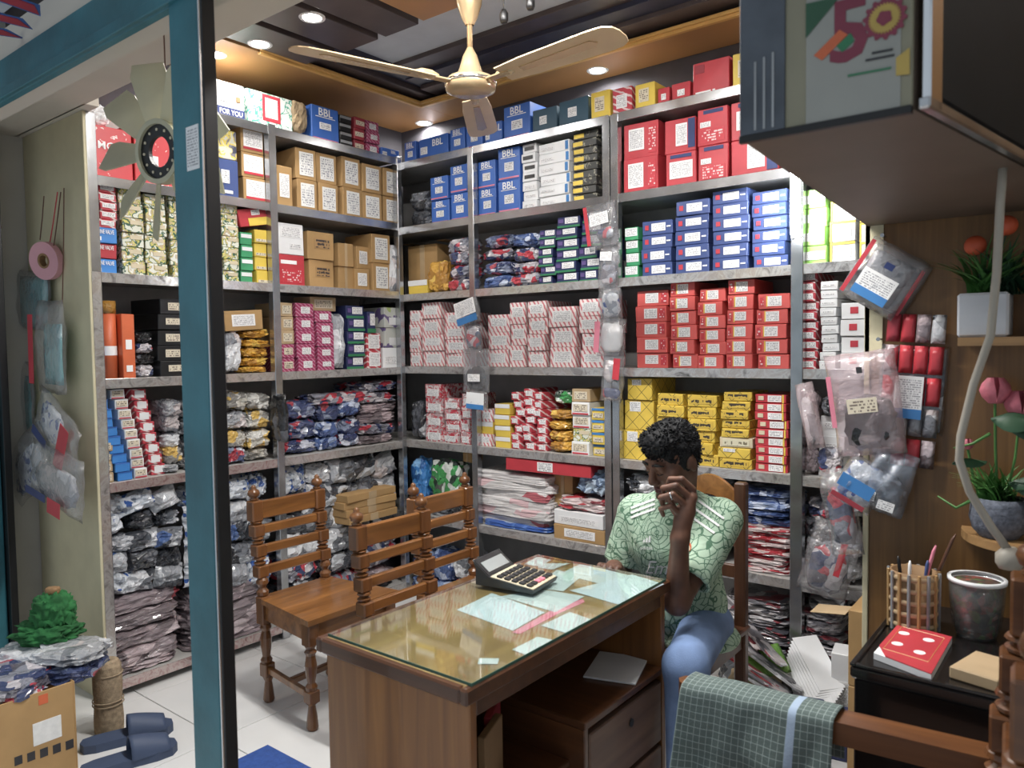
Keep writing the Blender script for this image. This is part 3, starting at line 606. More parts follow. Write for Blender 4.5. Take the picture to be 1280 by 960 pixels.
# top tier
st('L', 0, 0, 271, 306, 103, 1, 'whiteblue', 'white navy-banded box', dep=.2); st('L', 0, 0, 309, 366, 117, 1, 'tealwhite', 'teal-printed white box', dep=.2)
bag('L', 1, 0, 364, 388, 123, 166, 'kraft_bag', 'crumpled brown paper bag', dep=.12, name='paper_bag')
st('L', 1, 0, 390, 424, 134, 1, 'bbl', 'tall blue lettered box', dep=.16); st('L', 1, 0, 425, 441, 144, 4, 'silver', 'black silver-banded box'); st('L', 1, 0, 443, 457, 147, 3, 'brownred', 'maroon small box'); st('L', 1, 0, 459, 476, 151, 3, 'magenta', 'magenta striped box'); st('L', 1, 0, 478, 500, 186, 1, 'bblwide', 'low blue lettered box')
# second tier
z, k = st('L', 0, 1, 107, 166, 158, 1, 'redlogo', 'large red logo-printed box', dep=.32)
o = bag('L', 0, 1, 110, 140, 128, 156, 'paper', 'folded white papers', d=.05, dep=.1, label='crumpled white papers on the red logo-printed box near the soffit', name='paper_bundle', cat='paper', zmin=z)
st('L', 0, 1, 168, 226, 158, 1, 'redlogo2', 'large red logo-printed box', dep=.32)
z, k = st('L', 0, 1, 273, 299, 199, 1, 'navylab', 'navy labelled box'); st('L', 0, 1, 272, 297, 162, 1, 'mix', 'grey yellow printed box', zb=z, over=k)
st('L', 0, 1, 303, 332, 160, 3, 'kraftred', 'brown carton with printed label')
st('L', 1, 1, 345, 366, 207, 1, 'kraftlab', 'narrow brown carton', d=.01)
for a, b, t in [(371, 397, 186), (398, 424, 192), (426, 452, 197), (453, 478, 206), (479, 502, 211)]:
    st('L', 1, 1, a, b, t, 2, 'kraftnote', 'brown carton with paper note', dep=.28, rot=2.5)
# third tier
z, k = st('L', 0, 2, 111, 147, 284, 3, ['valveblue', 'valvered', 'valveblue'], ['blue valve box', 'red valve box', 'blue valve box'])
st('L', 0, 2, 109, 120, 233, 5, 'redwhite', 'narrow red white box', zb=z, over=k, d=.05); st('L', 0, 2, 122, 146, 230, 5, 'redwhite', 'red white small box', zb=z, over=k)
for a, b, t, n_ in [(150, 180, 236, 6), (182, 209, 243, 6), (211, 230, 234, 7), (277, 299, 252, 7)]: st('L', 0, 2, a, b, t, n_, 'herb', 'green yellow leaf-printed box')
z1, k1 = st('L', 0, 2, 301, 317, 290, 4, 'greenw', 'green white box'); z2, k = st('L', 0, 2, 319, 336, 287, 4, 'yellow', 'plain yellow box')
u0 = sv('L', 303, 275, .03)[0]; u1 = sv('L', 338, 275, .03)[0]
box(sw('L', (u0+u1)/2-.01, .13, max(z1, z2)+.016), RZ['L'], u1-u0, .2, .085, 'redyel', 'red and yellow box tilted on top of the green and yellow boxes', ry=-.20)
st('L', 1, 2, 348, 382, 279, 2, ['redbig', 'whitetext'], ['big red printed box', 'big white printed box'], dep=.18)
st('L', 1, 2, 385, 419, 290, 2, 'kraftwrite', 'brown carton with handwriting', dep=.28, rot=3); st('L', 1, 2, 423, 443, 304, 2, 'kraft', 'taped brown carton', d=.06); st('L', 1, 2, 444, 463, 308, 2, 'kraftlab', 'small labelled brown carton', d=.05, rot=4); st('L', 1, 2, 465, 489, 293, 2, 'kraftnote', 'brown carton with paper note', rot=3)
bag('L', 1, 2, 489, 501, 306, 366, 'g_clear', 'clear plastic bag', 'p', dep=.06)
# fourth tier
st('L', 0, 3, 118, 127, 381, 1, 'bluebare', 'slim blue printed box', dep=.2, rot=4)
u0 = sv('L', 129, 420, .05)[0]; u1 = sv('L', 150, 420, .05)[0]; r = (u1-u0)/2; zt = sv('L', 140, 376, .05)[1]; zc = LEV['L'][3]
t = thing('roll_tube', 'orange cardboard tube with a yellow cap on the left near bay', 'tube', sw('L', (u0+u1)/2, .05+r, zc)); hh = zt-zc
G().lathe([(r*.94, 0), (r*.94, hh*.84)], 20).build('tube_body', 'b_orange', t, True); G().lathe([(r, hh*.84), (r, hh)], 20).build('cap', 'g_yel', t, True)
G().lathe([(r*.955, hh*.30), (r*.955, hh*.42)], 20, cap=False).build('print_band', 'ink_white', t, True)
st('L', 0, 3, 152, 169, 392, 1, 'orange', 'tall orange printed box', dep=.12, rot=4)
pile('L', 0, 3, 170, 196, 415, 470, 1, 4, [('g_black', 'black plastic packet'), ('g_red', 'red grey plastic packet')], dep=.16, seed=3)
st('L', 0, 3, 197, 231, 373, 5, 'blacklab', 'black labelled box', rot=3)
bag('L', 0, 3, 281, 306, 412, 470, 'g_clear', 'silver plastic bag', dep=.14)
u0 = sv('L', 281, 400, .04)[0]; u1 = sv('L', 329, 400, .04)[0]; zt = sv('L', 305, 388, .04)[1]; zb_ = sv('L', 305, 413, .04)[1]
box(sw('L', (u0+u1)/2, .13, zb_), RZ['L'], u1-u0, .18, zt-zb_, 'kraftlab', 'brown labelled carton resting on the silver bag', ry=-.06)
pile('L', 0, 3, 306, 341, 412, 470, 1, 5, [('g_yel', 'yellow foil packet')], dep=.18, seed=5, crinkle=.2, c0=1)
st('L', 1, 3, 352, 369, 378, 5, ['magentasm', 'magentasm', 'kraftsm', 'kraftsm', 'kraftsm'], ['magenta labelled box', 'magenta labelled box', 'small kraft box', 'small kraft box', 'small kraft box'])
z, k = st('L', 1, 3, 371, 394, 379, 5, 'magenta', 'magenta striped box'); z, k = st('L', 1, 3, 396, 418, 388, 5, 'magenta', 'magenta striped box')
st('L', 1, 3, 388, 421, 371, 1, 'kraftsm', 'low kraft box', zb=z, over=k, d=.08, dep=.15)
bag('L', 1, 3, 419, 433, 392, 460, 'g_white', 'white plastic packet', 'p', dep=.08)
st('L', 1, 3, 435, 457, 382, 5, 'navygreen', 'navy green-banded box', rot=2.5); z, k = st('L', 1, 3, 459, 478, 416, 2, 'redlab', 'red striped labelled box'); st('L', 1, 3, 459, 470, 389, 1, 'navygreen', 'small navy box', zb=z, over=k)
st('L', 1, 3, 480, 500, 384, 3, ['white', 'purple', 'purple'], ['white flat box', 'purple white box', 'purple white box'], rot=3)
# fifth tier
LX = .095
st('L', 0, 4, 123, 143, 551, 4, 'kraftsm', 'small kraft box', d=.02); st('L', 0, 4, 145, 165, 498, 9, 'bluebare', 'plain blue box', d=.015, lean=LX, dep=.2); st('L', 0, 4, 166, 184, 485, 9, 'whitered', 'white red-edged box', d=.03, lean=LX*.9, dep=.2); st('L', 0, 4, 186, 205, 485, 8, 'redburst', 'red box with white burst', d=.045, lean=LX*.8, dep=.2)
pile('L', 0, 4, 206, 231, 500, 600, 1, 5, [('g_yelclear', 'clear packet with yellow contents'), ('g_clear', 'clear plastic packet')], dep=.2, seed=11)
pile('L', 0, 4, 283, 341, 490, 583, 2, 4, [('g_yelclear', 'clear packet with yellow contents'), ('g_navy', 'navy red packet'), ('g_clear', 'clear plastic packet')], dep=.2, seed=12, q=5, c0=1)
pile('L', 1, 4, 358, 400, 503, 576, 1, 3, [('g_navy', 'navy parts in clear bag')], dep=.16, seed=21, slope=-.14); pile('L', 1, 4, 400, 455, 505, 570, 2, 3, [('g_navy', 'navy parts in clear bag'), ('g_blue', 'blue parts in clear bag')], dep=.16, seed=22, slope=-.14, c0=1)
pile('L', 1, 4, 450, 500, 480, 560, 1, 6, [('g_red', 'flat pink red packet'), ('g_pink', 'flat pinkish packet')], dep=.3, seed=23, q=6, slope=-.14, c0=3); bag('L', 1, 4, 388, 470, 490, 512, 'g_red', 'long red packet', dep=.2, label='long red and navy packet lying across the bags in the left corner bay', q=6, zmin=1.19)
# sixth tier: heaps of plastic bags reaching the floor
WB = [('g_white', 'crumpled silver bag'), ('g_print', 'white blue-printed bag'), ('g_dark', 'dark grey bag'), ('g_white', 'silver white bag')]
pile('L', 0, 5, 127, 231, 745, 880, 1, 6, [('g_pink', 'large flat pinkish packet')], dep=.36, seed=31, q=6, crinkle=.10, slope=-.10, tilt=.03); pile('L', 0, 5, 128, 231, 622, 745, 3, 5, WB, 'lpp', tilt=.7, dep=.22, seed=33, crinkle=.2, slope=-.12, r0=6)
pile('L', 0, 5, 236, 341, 735, 860, 1, 5, [('g_pink', 'large flat pinkish packet')], dep=.36, seed=35, q=6, crinkle=.10, slope=-.10, tilt=.03, c0=1); pile('L', 0, 5, 286, 341, 600, 735, 2, 5, WB, 'lpp', tilt=.7, dep=.22, seed=36, crinkle=.2, slope=-.12, r0=5, c0=3)
pile('L', 1, 5, 356, 500, 588, 700, 5, 4, WB+[('g_clear', 'clear grey bag')], 'lpp', tilt=.7, dep=.22, seed=41, crinkle=.2, slope=-.16, r0=3); pile('L', 1, 5, 356, 500, 700, 800, 3, 3, [('g_pink', 'flat pinkish packet'), ('g_red', 'red grey bag'), ('g_dark', 'dark grey bag')], dep=.3, seed=43, crinkle=.16, slope=-.2)
st('L', 1, 5, 432, 498, 614, 4, 'kraft', 'folded brown cardboard', d=-.07, dep=.3, zb=sv('L', 465, 650, -.07)[1], rot=3)
# the part of the near bay that the teal post covers from the front
st('L', 0, 1, 229, 269, 165, 1, 'kraftred', 'wide brown carton behind the post')
for a, b_, t in [(233, 253, 242), (255, 275, 246)]: st('L', 0, 2, a, b_, t, 7, 'herb', 'green yellow leaf-printed box behind post')
st('L', 0, 3, 235, 276, 400, 3, 'blacklab', 'black labelled box behind post'); pile('L', 0, 4, 234, 281, 500, 592, 1, 4, [('g_clear', 'clear packet behind the post')], dep=.2, seed=15, q=5, c0=5)
pile('L', 0, 5, 235, 283, 610, 735, 1, 5, WB, 'lpp', tilt=.4, dep=.22, seed=38, crinkle=.2, slope=-.12, r0=5, c0=6)
# ================================================================== back unit
# top tier
for a, b, t, s_, ds in [(505, 520, 177, 'bbl', 'small blue lettered box'), (523, 560, 170, 'bblwide', 'blue lettered box'), (562, 581, 160, 'bbl', 'small blue lettered box'), (582, 603, 154, 'bbl', 'blue lettered box'), (605, 627, 152, 'bblwide', 'plain blue lettered box'), (629, 663, 130, 'bbl', 'large blue lettered box'), (665, 696, 135, 'teal', 'dark teal box'), (698, 735, 123, 'teal', 'dark teal labelled box'), (738, 763, 113, 'yellowp', 'yellow printed box')]:
    st('B', 0 if b < 590 else 1, 0, a, b, t, 1, s_, ds, dep=.18)
for a, b, t, s_, ds in [(765, 790, 109, 'pinkp', 'pink white box'), (793, 819, 103, 'yellowp', 'yellow printed box'), (821, 837, 109, 'redplain', 'small red box'), (839, 863, 103, 'redplain', 'red labelled box'), (865, 912, 74, 'redtall', 'tall red box'), (915, 950, 64, 'yellowp', 'tall yellow box')]:
    st('B', 2, 0, a, b, t, 1, s_, ds, dep=.18)
# second tier
pile('B', 0, 1, 509, 535, 240, 285, 1, 2, [('g_dark', 'dark plastic bag'), ('g_red', 'red grey bag')], dep=.2, seed=51)
for a, b, t in [(537, 560, 220), (561, 584, 206)]: st('B', 0, 1, a, b, t, 2, 'bbl', 'blue lettered box', dep=.2)
for a, b, t in [(596, 619, 200), (621, 649, 184)]: st('B', 1, 1, a, b, t, 2, 'bbl', 'blue lettered box', dep=.2)
st('B', 1, 1, 651, 670, 179, 7, ['white', 'white', 'white', 'whiteblk', 'whiteblk', 'whiteblk', 'whiteblk'], 'white thin box'); st('B', 1, 1, 672, 712, 177, 6, 'whiteblu2', 'white blue-ended box'); st('B', 1, 1, 714, 746, 163, 9, 'blackyel', 'black yellow-tabbed box', gap=.003)
for a, b, t, s_ in [(777, 822, 152, ['redcart', 'redcart']), (829, 869, 147, ['redcart2', 'redcart4']), (871, 911, 134, ['redcart3', 'redcart3']), (913, 975, 122, ['redcart4', 'redcart2'])]:
    st('B', 2, 1, a, b, t, 2, s_, 'red printed carton', dep=.26)
st('B', 3, 1, 1010, 1050, 140, 2, 'redcart', 'red printed carton', dep=.26)
# third tier
st('B', 0, 2, 510, 534, 350, 1, 'yelw', 'white yellow-fronted box', d=.02, dep=.08)
u0 = sv('B', 509, 330, .12)[0]; u1 = sv('B', 545, 330, .12)[0]; zt = sv('B', 527, 306, .12)[1]
bx = box(sw('B', (u0+u1)/2, .24, 1.822), 0, u1-u0, .22, zt-1.822, 'kraft', 'open brown carton behind the yellow bag, back corner bay')
for s in (-1, 1): G().box((s*((u1-u0)/2+.02), 0, zt-1.822+.018), (.07, .2, .003), .0005, Matrix.Identity(4)).build('flap', 'kraft_dark', bx)
bag('B', 0, 2, 531, 556, 325, 368, 'g_yel', 'bright yellow foil bag', dep=.12, d=.01); pile('B', 0, 2, 556, 586, 298, 366, 1, 4, [('g_red', 'clear packet with red parts')], dep=.16, seed=61)
pile('B', 1, 2, 598, 670, 292, 360, 2, 4, [('g_blue', 'blue clear plastic packet'), ('g_red', 'clear packet with red parts'), ('g_navy', 'navy clear packet')], dep=.2, seed=62)
for a, b, t, n_ in [(672, 692, 287, 6), (693, 722, 270, 6), (724, 750, 263, 6)]: st('B', 1, 2, a, b, t, n_, 'navygreen', 'navy green-banded box', rot=4)
st('B', 2, 2, 780, 798, 284, 4, 'whitegreen', 'white green box')
for a, b, t, n_ in [(801, 841, 275, 4), (843, 887, 250, 5), (889, 936, 236, 6), (939, 984, 237, 6)]: st('B', 2, 2, a, b, t, n_, 'navyred', 'navy white-labelled box', dep=.28)
st('B', 3, 2, 1005, 1034, 236, 4, 'limew', 'lime green box'); st('B', 3, 2, 1036, 1070, 250, 3, 'whiteyel', 'white yellow-edged box'); st('B', 3, 2, 1073, 1100, 252, 3, 'whiteyel', 'white yellow-edged box')
# fourth tier
for a, b, t in [(510, 525, 388), (526, 552, 378), (555, 581, 390)]: st('B', 0, 3, a, b, t, 4, 'pink', 'pink striped box', rot=3)
for a, b, t, n_ in [(607, 634, 393, 3), (636, 656, 378, 3), (658, 683, 376, 4), (685, 720, 383, 3), (723, 753, 373, 4)]: st('B', 1, 3, a, b, t, n_, 'pink', 'pink striped box', rot=4)
st('B', 2, 3, 793, 834, 363, 5, 'redl', 'red white-labelled box', dep=.26)
for a, b, t, n_ in [(836, 869, 352, 6), (871, 905, 360, 6), (907, 942, 349, 6), (944, 986, 367, 5)]: st('B', 2, 3, a, b, t, n_, 'red', 'red white-labelled box', dep=.26, rot=2.5)
st('B', 3, 3, 1004, 1022, 340, 10, 'redthin', 'thin red white box'); st('B', 3, 3, 1024, 1047, 351, 10, 'whitethin', 'thin white box'); st('B', 3, 3, 1049, 1084, 378, 4, 'whitepk', 'white packet box with red mark', d=.01)
# fifth tier
bag('B', 0, 4, 511, 528, 500, 555, 'g_dark', 'dark plastic packet', dep=.16)
for a, b, t in [(530, 552, 480), (553, 573, 498), (575, 588, 492)]: st('B', 0, 4, a, b, t, 4, 'blister', 'clear red blister pack', rot=4)
st('B', 1, 4, 600, 615, 512, 3, ['pink', 'yelw', 'pink'], ['pink striped box', 'yellow white box', 'pink striped box']); st('B', 1, 4, 617, 637, 505, 4, 'yelw', 'yellow white box', rot=3)
for a, b, t in [(639, 652, 490), (653, 667, 486), (668, 681, 490)]: st('B', 1, 4, a, b, t, 7, 'redwtiny', 'small red white box', rot=6)
pile('B', 1, 4, 683, 711, 512, 566, 1, 4, [('g_yel', 'yellow foil packet')], dep=.18, seed=71); bag('B', 1, 4, 690, 712, 488, 512, 'g_green', 'green plastic packet', dep=.12, label='green plastic packet on the yellow foil packets, back middle bay', zmin=1.2)
st('B', 1, 4, 713, 737, 486, 5, ['whitered', 'herb', 'whitered', 'whitered', 'kraftsm'], ['white red-edged box', 'green printed box', 'white red-edged box', 'white red-edged box', 'small kraft box']); st('B', 1, 4, 739, 756, 510, 4, 'yelblue', 'yellow blue-topped box')
z, k = st('B', 2, 4, 777, 815, 500, 2, 'yellat', 'large yellow lattice box', dep=.3); st('B', 2, 4, 784, 816, 473, 1, 'yellat', 'yellow lattice box', zb=z, over=k)
st('B', 2, 4, 820, 855, 492, 6, 'yelscr', 'flat yellow handwritten box', rot=4); st('B', 2, 4, 857, 895, 494, 6, 'yelscr', 'flat yellow handwritten box', rot=4)
z, k = st('B', 2, 4, 897, 940, 547, 3, ['yelscr', 'yellat', 'yelwhite'], ['big yellow box', 'big yellow box', 'cream handwritten box'], rot=2); st('B', 2, 4, 900, 937, 490, 5, 'yelscr', 'flat yellow handwritten box', zb=z, over=k, rot=3)
st('B', 2, 4, 943, 985, 493, 9, 'redwl', 'maroon white-labelled box', rot=1.5)
st('B', 3, 4, 1022, 1056, 520, 3, 'whitethin', 'grey white labelled box', d=.05); pile('B', 3, 4, 1003, 1022, 490, 590, 1, 3, [('g_pink', 'pink clear packet')], dep=.1, seed=75)
bag('B', 3, 4, 1024, 1052, 496, 520, 'g_dark', 'dark packet', label='dark packet on the white boxes, back end bay', dep=.12, zmin=1.1); bag('B', 3, 4, 1020, 1050, 560, 592, 'g_red', 'red clear packet', d=-.02, dep=.08, label='red clear packet at the shelf edge, back end bay')
# sixth tier
st('B', 0, 5, 578, 590, 565, 1, 'kraft', 'small kraft carton', d=.1, zb=.83, dep=.1)
bag('B', 0, 5, 511, 531, 570, 625, 'g_bright', 'bright blue plastic bag', dep=.12); bag('B', 0, 5, 533, 572, 574, 628, 'g_green', 'green white printed bag', dep=.14); pile('B', 0, 5, 511, 585, 628, 668, 3, 2, [('g_dark', 'dark grey bag'), ('g_clear', 'clear grey bag')], dep=.2, seed=81)
pile('B', 0, 6, 511, 585, 690, 800, 3, 3, [('g_blue', 'pale blue clear bag'), ('g_red', 'red grey bag'), ('g_white', 'silver bag')], dep=.25, seed=82)
pile('B', 1, 5, 597, 686, 592, 658, 1, 6, [('g_soft', 'white pink soft pack')], dep=.34, seed=83, q=14, crinkle=.03, tilt=.02); bag('B', 1, 5, 600, 684, 655, 672, 'g_bluesack', 'blue woven sack', dep=.34, label='folded blue woven sack under the white soft packs, back middle bay', q=8, crinkle=.06, name='woven_sack', cat='sack')
st('B', 1, 5, 690, 755, 641, 2, ['kraftlab', 'white'], ['wide brown carton', 'wide white carton'], dep=.3, d=.01); zz = sv('B', 720, 641, .02)[1]
bag('B', 1, 5, 693, 757, 622, 641, 'g_redflat', 'red white packet', dep=.25, label='red and white packet lying on the wide white carton', q=6, zmin=zz-.005); bag('B', 1, 5, 716, 757, 588, 623, 'g_jean', 'pale blue denim', dep=.2, label='folded pale blue denim cloth on the red and white packet', name='folded_cloth', cat='cloth', zmin=zz+.05, crinkle=.22)
st('B', 1, 5, 691, 716, 589, 1, 'kraft', 'plain brown carton', zb=zz+.005, d=.1, dep=.15); st('B', 1, 5, 632, 738, 577, 1, 'redlong', 'long flat red box', d=.0, dep=.25, zb=.835)
pile('B', 2, 5, 779, 905, 596, 690, 3, 4, [('g_dark', 'dark grey bag'), ('g_clear', 'silver clear bag'), ('g_white', 'silver bag')], dep=.25, seed=86, c0=1)
pile('B', 2, 5, 917, 985, 655, 722, 1, 12, [('g_redflat', 'flat red white packet'), ('g_redflat', 'flat red striped packet')], dep=.33, seed=87, q=9, crinkle=.05, tilt=.02); pile('B', 2, 5, 917, 985, 612, 655, 1, 5, [('g_blue', 'flat blue clear packet')], dep=.32, seed=89, q=8, crinkle=.07, tilt=.02, r0=12)
pile('B', 3, 5, 1004, 1075, 625, 728, 2, 4, [('g_red', 'red blue clear packet'), ('g_clear', 'clear grey bag'), ('g_dark', 'dark grey bag')], 'lp', dep=.22, seed=91, crinkle=.2)
# bottom tier and the floor before it
pile('B', 2, 6, 905, 985, 748, 850, 1, 9, [('g_sheets', 'flat grey printed packet')], dep=.36, seed=95, q=8, crinkle=.09, tilt=.10); pile('B', 3, 6, 1003, 1052, 752, 850, 1, 7, [('g_sheets', 'flat grey printed packet')], dep=.34, seed=96, q=8, crinkle=.09, tilt=.10)
pile('B', 1, 6, 600, 755, 720, 790, 3, 2, [('g_black', 'black plastic bag')], dep=.3, seed=97)
# ================================================================== furniture
class WT:
    """a thing whose parts are given in room coordinates"""
    def __init__(s, name, label, cat, base, group=None):
        s.o = thing(name, label, cat, base, 0, group); s.b = Vector(base)
    def p(s, g, name, mat, smooth=False, par=None):
        return g.build(name, mat, par or s.o, smooth, None if par else -s.b)
    def bx(s, name, mat, lo, hi, ch=.003, par=None):
        c = [(a+b)/2 for a, b in zip(lo, hi)]; return s.p(G().box(c, [abs(b-a) for a, b in zip(lo, hi)], ch), name, mat, False, par)
n = NT('desk_glass')   # clear sheet over the desk top
gl = n.n('BsdfGlossy'); gl.inputs['Roughness'].default_value = .03; gl.inputs['Color'].default_value = (1, 1, 1, 1)
tr = n.n('BsdfTransparent'); tr.inputs['Color'].default_value = (.955, .985, .972, 1)
lw = n.n('LayerWeight'); lw.inputs[0].default_value = .5; fac = n.math('ADD', n.math('MULTIPLY', n.math('POWER', lw.outputs['Facing'], 3.0), .60), .06)
mx = n.n('MixShader'); n.l(fac, mx.inputs[0]); n.l(tr.outputs[0], mx.inputs[1]); n.l(gl.outputs[0], mx.inputs[2]); n.l(mx.outputs[0], n.t.nodes['Material Output'].inputs['Surface'])

# ---- desk
DX0, DX1, DY0, DY1, DZ = 1.765, 2.285, -2.025, -1.06, .760
D = WT('desk', 'brown wooden desk with a glass sheet over papers on top', 'desk', ((DX0+DX1)/2, (DY0+DY1)/2, 0))
D.bx('end_panel', 'desk_wood', (DX0+.02, DY0+.02, 0), (DX1-.01, DY0+.045, DZ-.03)); D.bx('end_panel', 'desk_wood', (DX0+.02, DY1-.045, 0), (DX1-.01, DY1-.02, DZ-.03)); D.bx('modesty_panel', 'desk_wood', (DX0+.02, DY0+.045, .04), (DX0+.04, DY1-.045, DZ-.03))
top = D.bx('top', 'desk_top', (DX0+.012, DY0+.012, DZ-.03), (DX1-.012, DY1-.012, DZ), .003)
for lo, hi in [((DX0, DY0, DZ-.035), (DX0+.022, DY1, DZ+.003)), ((DX1-.022, DY0, DZ-.035), (DX1, DY1, DZ+.003)), ((DX0+.022, DY0, DZ-.035), (DX1-.022, DY0+.022, DZ+.003)), ((DX0+.022, DY1-.022, DZ-.035), (DX1-.022, DY1, DZ+.003))]: D.bx('edge_moulding', 'desk_dark', lo, hi, .006)
D.bx('glass_sheet', 'desk_glass', (DX0+.024, DY0+.024, DZ+.0035), (DX1-.006, DY1-.024, DZ+.0105), .0015)
D.bx('glass_rim', 'glass_edge', (DX1-.006, DY0+.024, DZ+.0035), (DX1-.0045, DY1-.024, DZ+.0105), .0002); D.bx('glass_rim', 'glass_edge', (DX0+.024, DY0+.0225, DZ+.0035), (DX1-.0045, DY0+.024, DZ+.0105), .0002)
PY = -1.545
D.bx('pedestal_side', 'desk_dark', (DX0+.06, PY, .04), (DX1-.012, PY+.02, .475)); D.bx('inner_shelf', 'desk_dark', (DX0+.04, PY-.005, .475), (DX1-.006, DY1-.045, .497)); D.bx('footrest_shelf', 'desk_dark', (DX0+.06, DY0+.045, .36), (DX1-.06, PY, .378)); D.bx('front_rail', 'desk_dark', (DX1-.03, DY0+.045, DZ-.075), (DX1-.012, DY1-.045, DZ-.035))
for z0, z1 in ((.265, .455), (.05, .25)):
    dr = D.bx('drawer', 'drawer_wood', (DX1-.03, PY+.022, z0), (DX1-.008, DY1-.05, z1), .004)
    D.p(G().lathe([(.012, 0), (.012, .004)], 12, mtx=Matrix.Translation((DX1-.008, (PY+DY1)/2, z1-.055)) @ Matrix.Rotation(PI/2, 4, 'Y')), 'keyhole', 'black', False, dr)
def flat_paper(name, label, pts, z, mat, cat='paper', th=.0008):
    c = sum((Vector((x, y)) for x, y in pts), Vector((0, 0)))/len(pts)
    return tag(G().prism([(x-c.x, y-c.y) for x, y in pts], 0, th).build(name, mat, None, False, (c.x, c.y, z)), label, cat)
def deskpoly(px): return [(lambda p: (p.x, p.y))(at(x, y, 2, DZ+.002)) for x, y in px]
for i, (px, m, lab) in enumerate([
    ([(571, 762), (615, 741), (681, 765), (641, 788)], 'doc_blue', 'pale blue printed sheet under the desk glass left of the others'),
    ([(626, 745), (675, 736), (731, 745), (694, 765)], 'doc', 'pale green sheet under the desk glass in front of the calculator'),
    ([(696, 712), (727, 720), (704, 739), (668, 734)], 'doc', 'pale sheet under the desk glass beside the calculator'),
    ([(700, 717), (727, 704), (786, 719), (760, 732)], 'doc', 'large pale green sheet under the desk glass near the man'),
    ([(712, 738), (790, 718), (830, 730), (775, 756)], 'doc_blue', 'large printed sheet at the far right corner of the desk'),
    ([(681, 704), (712, 704), (690, 712), (672, 709)], 'doc', 'small green note at the far edge of the desk'),
    ([(655, 705), (672, 696), (689, 700), (674, 708)], 'doc', 'small pale note at the far left desk corner'),
    ([(676, 782), (712, 765), (742, 775), (710, 792)], 'doc', 'pale slip near the open side of the desk'),
    ([(640, 812), (672, 796), (692, 800), (658, 819)], 'doc', 'small slip near the open edge of the desk'),
    ([(599, 823), (624, 823), (622, 830), (597, 830)], 'doc', 'tiny slip near the front corner of the desk')]):
    flat_paper('paper_sheet', lab, deskpoly(px), DZ+.0006+.00012*i, m)
flat_paper('pink_strip', 'narrow pink strip between the sheets under the desk glass', deskpoly([(640, 790), (690, 762), (728, 748), (731, 752), (695, 768), (650, 792)]), DZ+.0004, 'ink_pink')
tag(G().box((0, 0, .003), (.16, .2, .006), .001).build('paper_stack', 'paper', None, False, (2.17, -1.20, .4985), .3), 'loose papers on the inner shelf of the desk', 'paper')
for k, (x, y, a) in enumerate([(2.10, -1.72, .5), (2.16, -1.80, .35)]): tag(G().box((0, 0, .09), (.02, .13, .18), .002).build('notebook', ['b_maroon', 'kraft_dark'][k], None, False, (x, y, .3795), a), ['maroon notebook standing inside the dark desk', 'brown notebook standing inside the dark desk'][k], 'book')
# ---- calculator
ca = at(645, 728, 2, DZ+.011)
K = thing('calculator', 'large desktop calculator with grey keys and tilted screen', 'calculator', (ca.x, ca.y, DZ+.0108), math.radians(98))
G().add([(-.075, -.10, 0), (.075, -.10, 0), (.075, .10, 0), (-.075, .10, 0), (-.078, -.105, .012), (.078, -.105, .012), (.078, .05, .030), (-.078, .05, .030), (.078, .108, .075), (-.078, .108, .075), (.074, .1, .05), (-.074, .1, .05)],
  [(0, 1, 2, 3), (4, 5, 6, 7), (7, 6, 8, 9), (0, 1, 5, 4), (2, 3, 11, 10), (10, 11, 9, 8), (1, 2, 10, 8, 6, 5), (0, 4, 7, 9, 11, 3)]).build('case', 'dark_grey', K)
SL = math.atan2(.018, .155)
KM = Matrix.Translation((0, -.0275, .0222)) @ Matrix.Rotation(SL, 4, 'X')
kp = G().box((0, 0, 0), (.150, .150, .004), .001, KM).build('keypad_plate', 'b_cream', K)
scm = Matrix.Translation((0, .079, .0535)) @ Matrix.Rotation(math.atan2(.045, .058), 4, 'X')
G().box((0, 0, 0), (.150, .066, .003), .001, scm).build('screen_bezel', 'black', K)
plain('lcd', hx('9aa0a0'), .25, var=.05); G().box((0, -.004, .002), (.122, .040, .002), .0005, scm).build('screen', 'lcd', K)
km = {c: G().box((0, 0, 0), (.018, .018, .007), .003).mesh('key', c) for c in ('dark_grey', 'ink_pink')}
for r in range(5):
    for c in range(6):
        o = bpy.data.objects.new('key', km['ink_pink' if (r == 0 and c in (2, 3)) else 'dark_grey']); link(o, K)
        o.matrix_local = KM @ Matrix.Translation((-.060+c*.024, -.056+r*.026, .005))
tag(G().box((0, 0, .03), (.06, .08, .06), .003).build('parts_box', 'b_blue', None, False, (1.36, -.85, .456), .4), 'small blue box lying on the far carved chair', 'box')
tag(lump(.09, .09, .05, 3).build('plastic_bag', 'g_blue', None, True, (1.38, -.72, .456)), 'pale blue plastic packet lying on the far carved chair', 'bag')

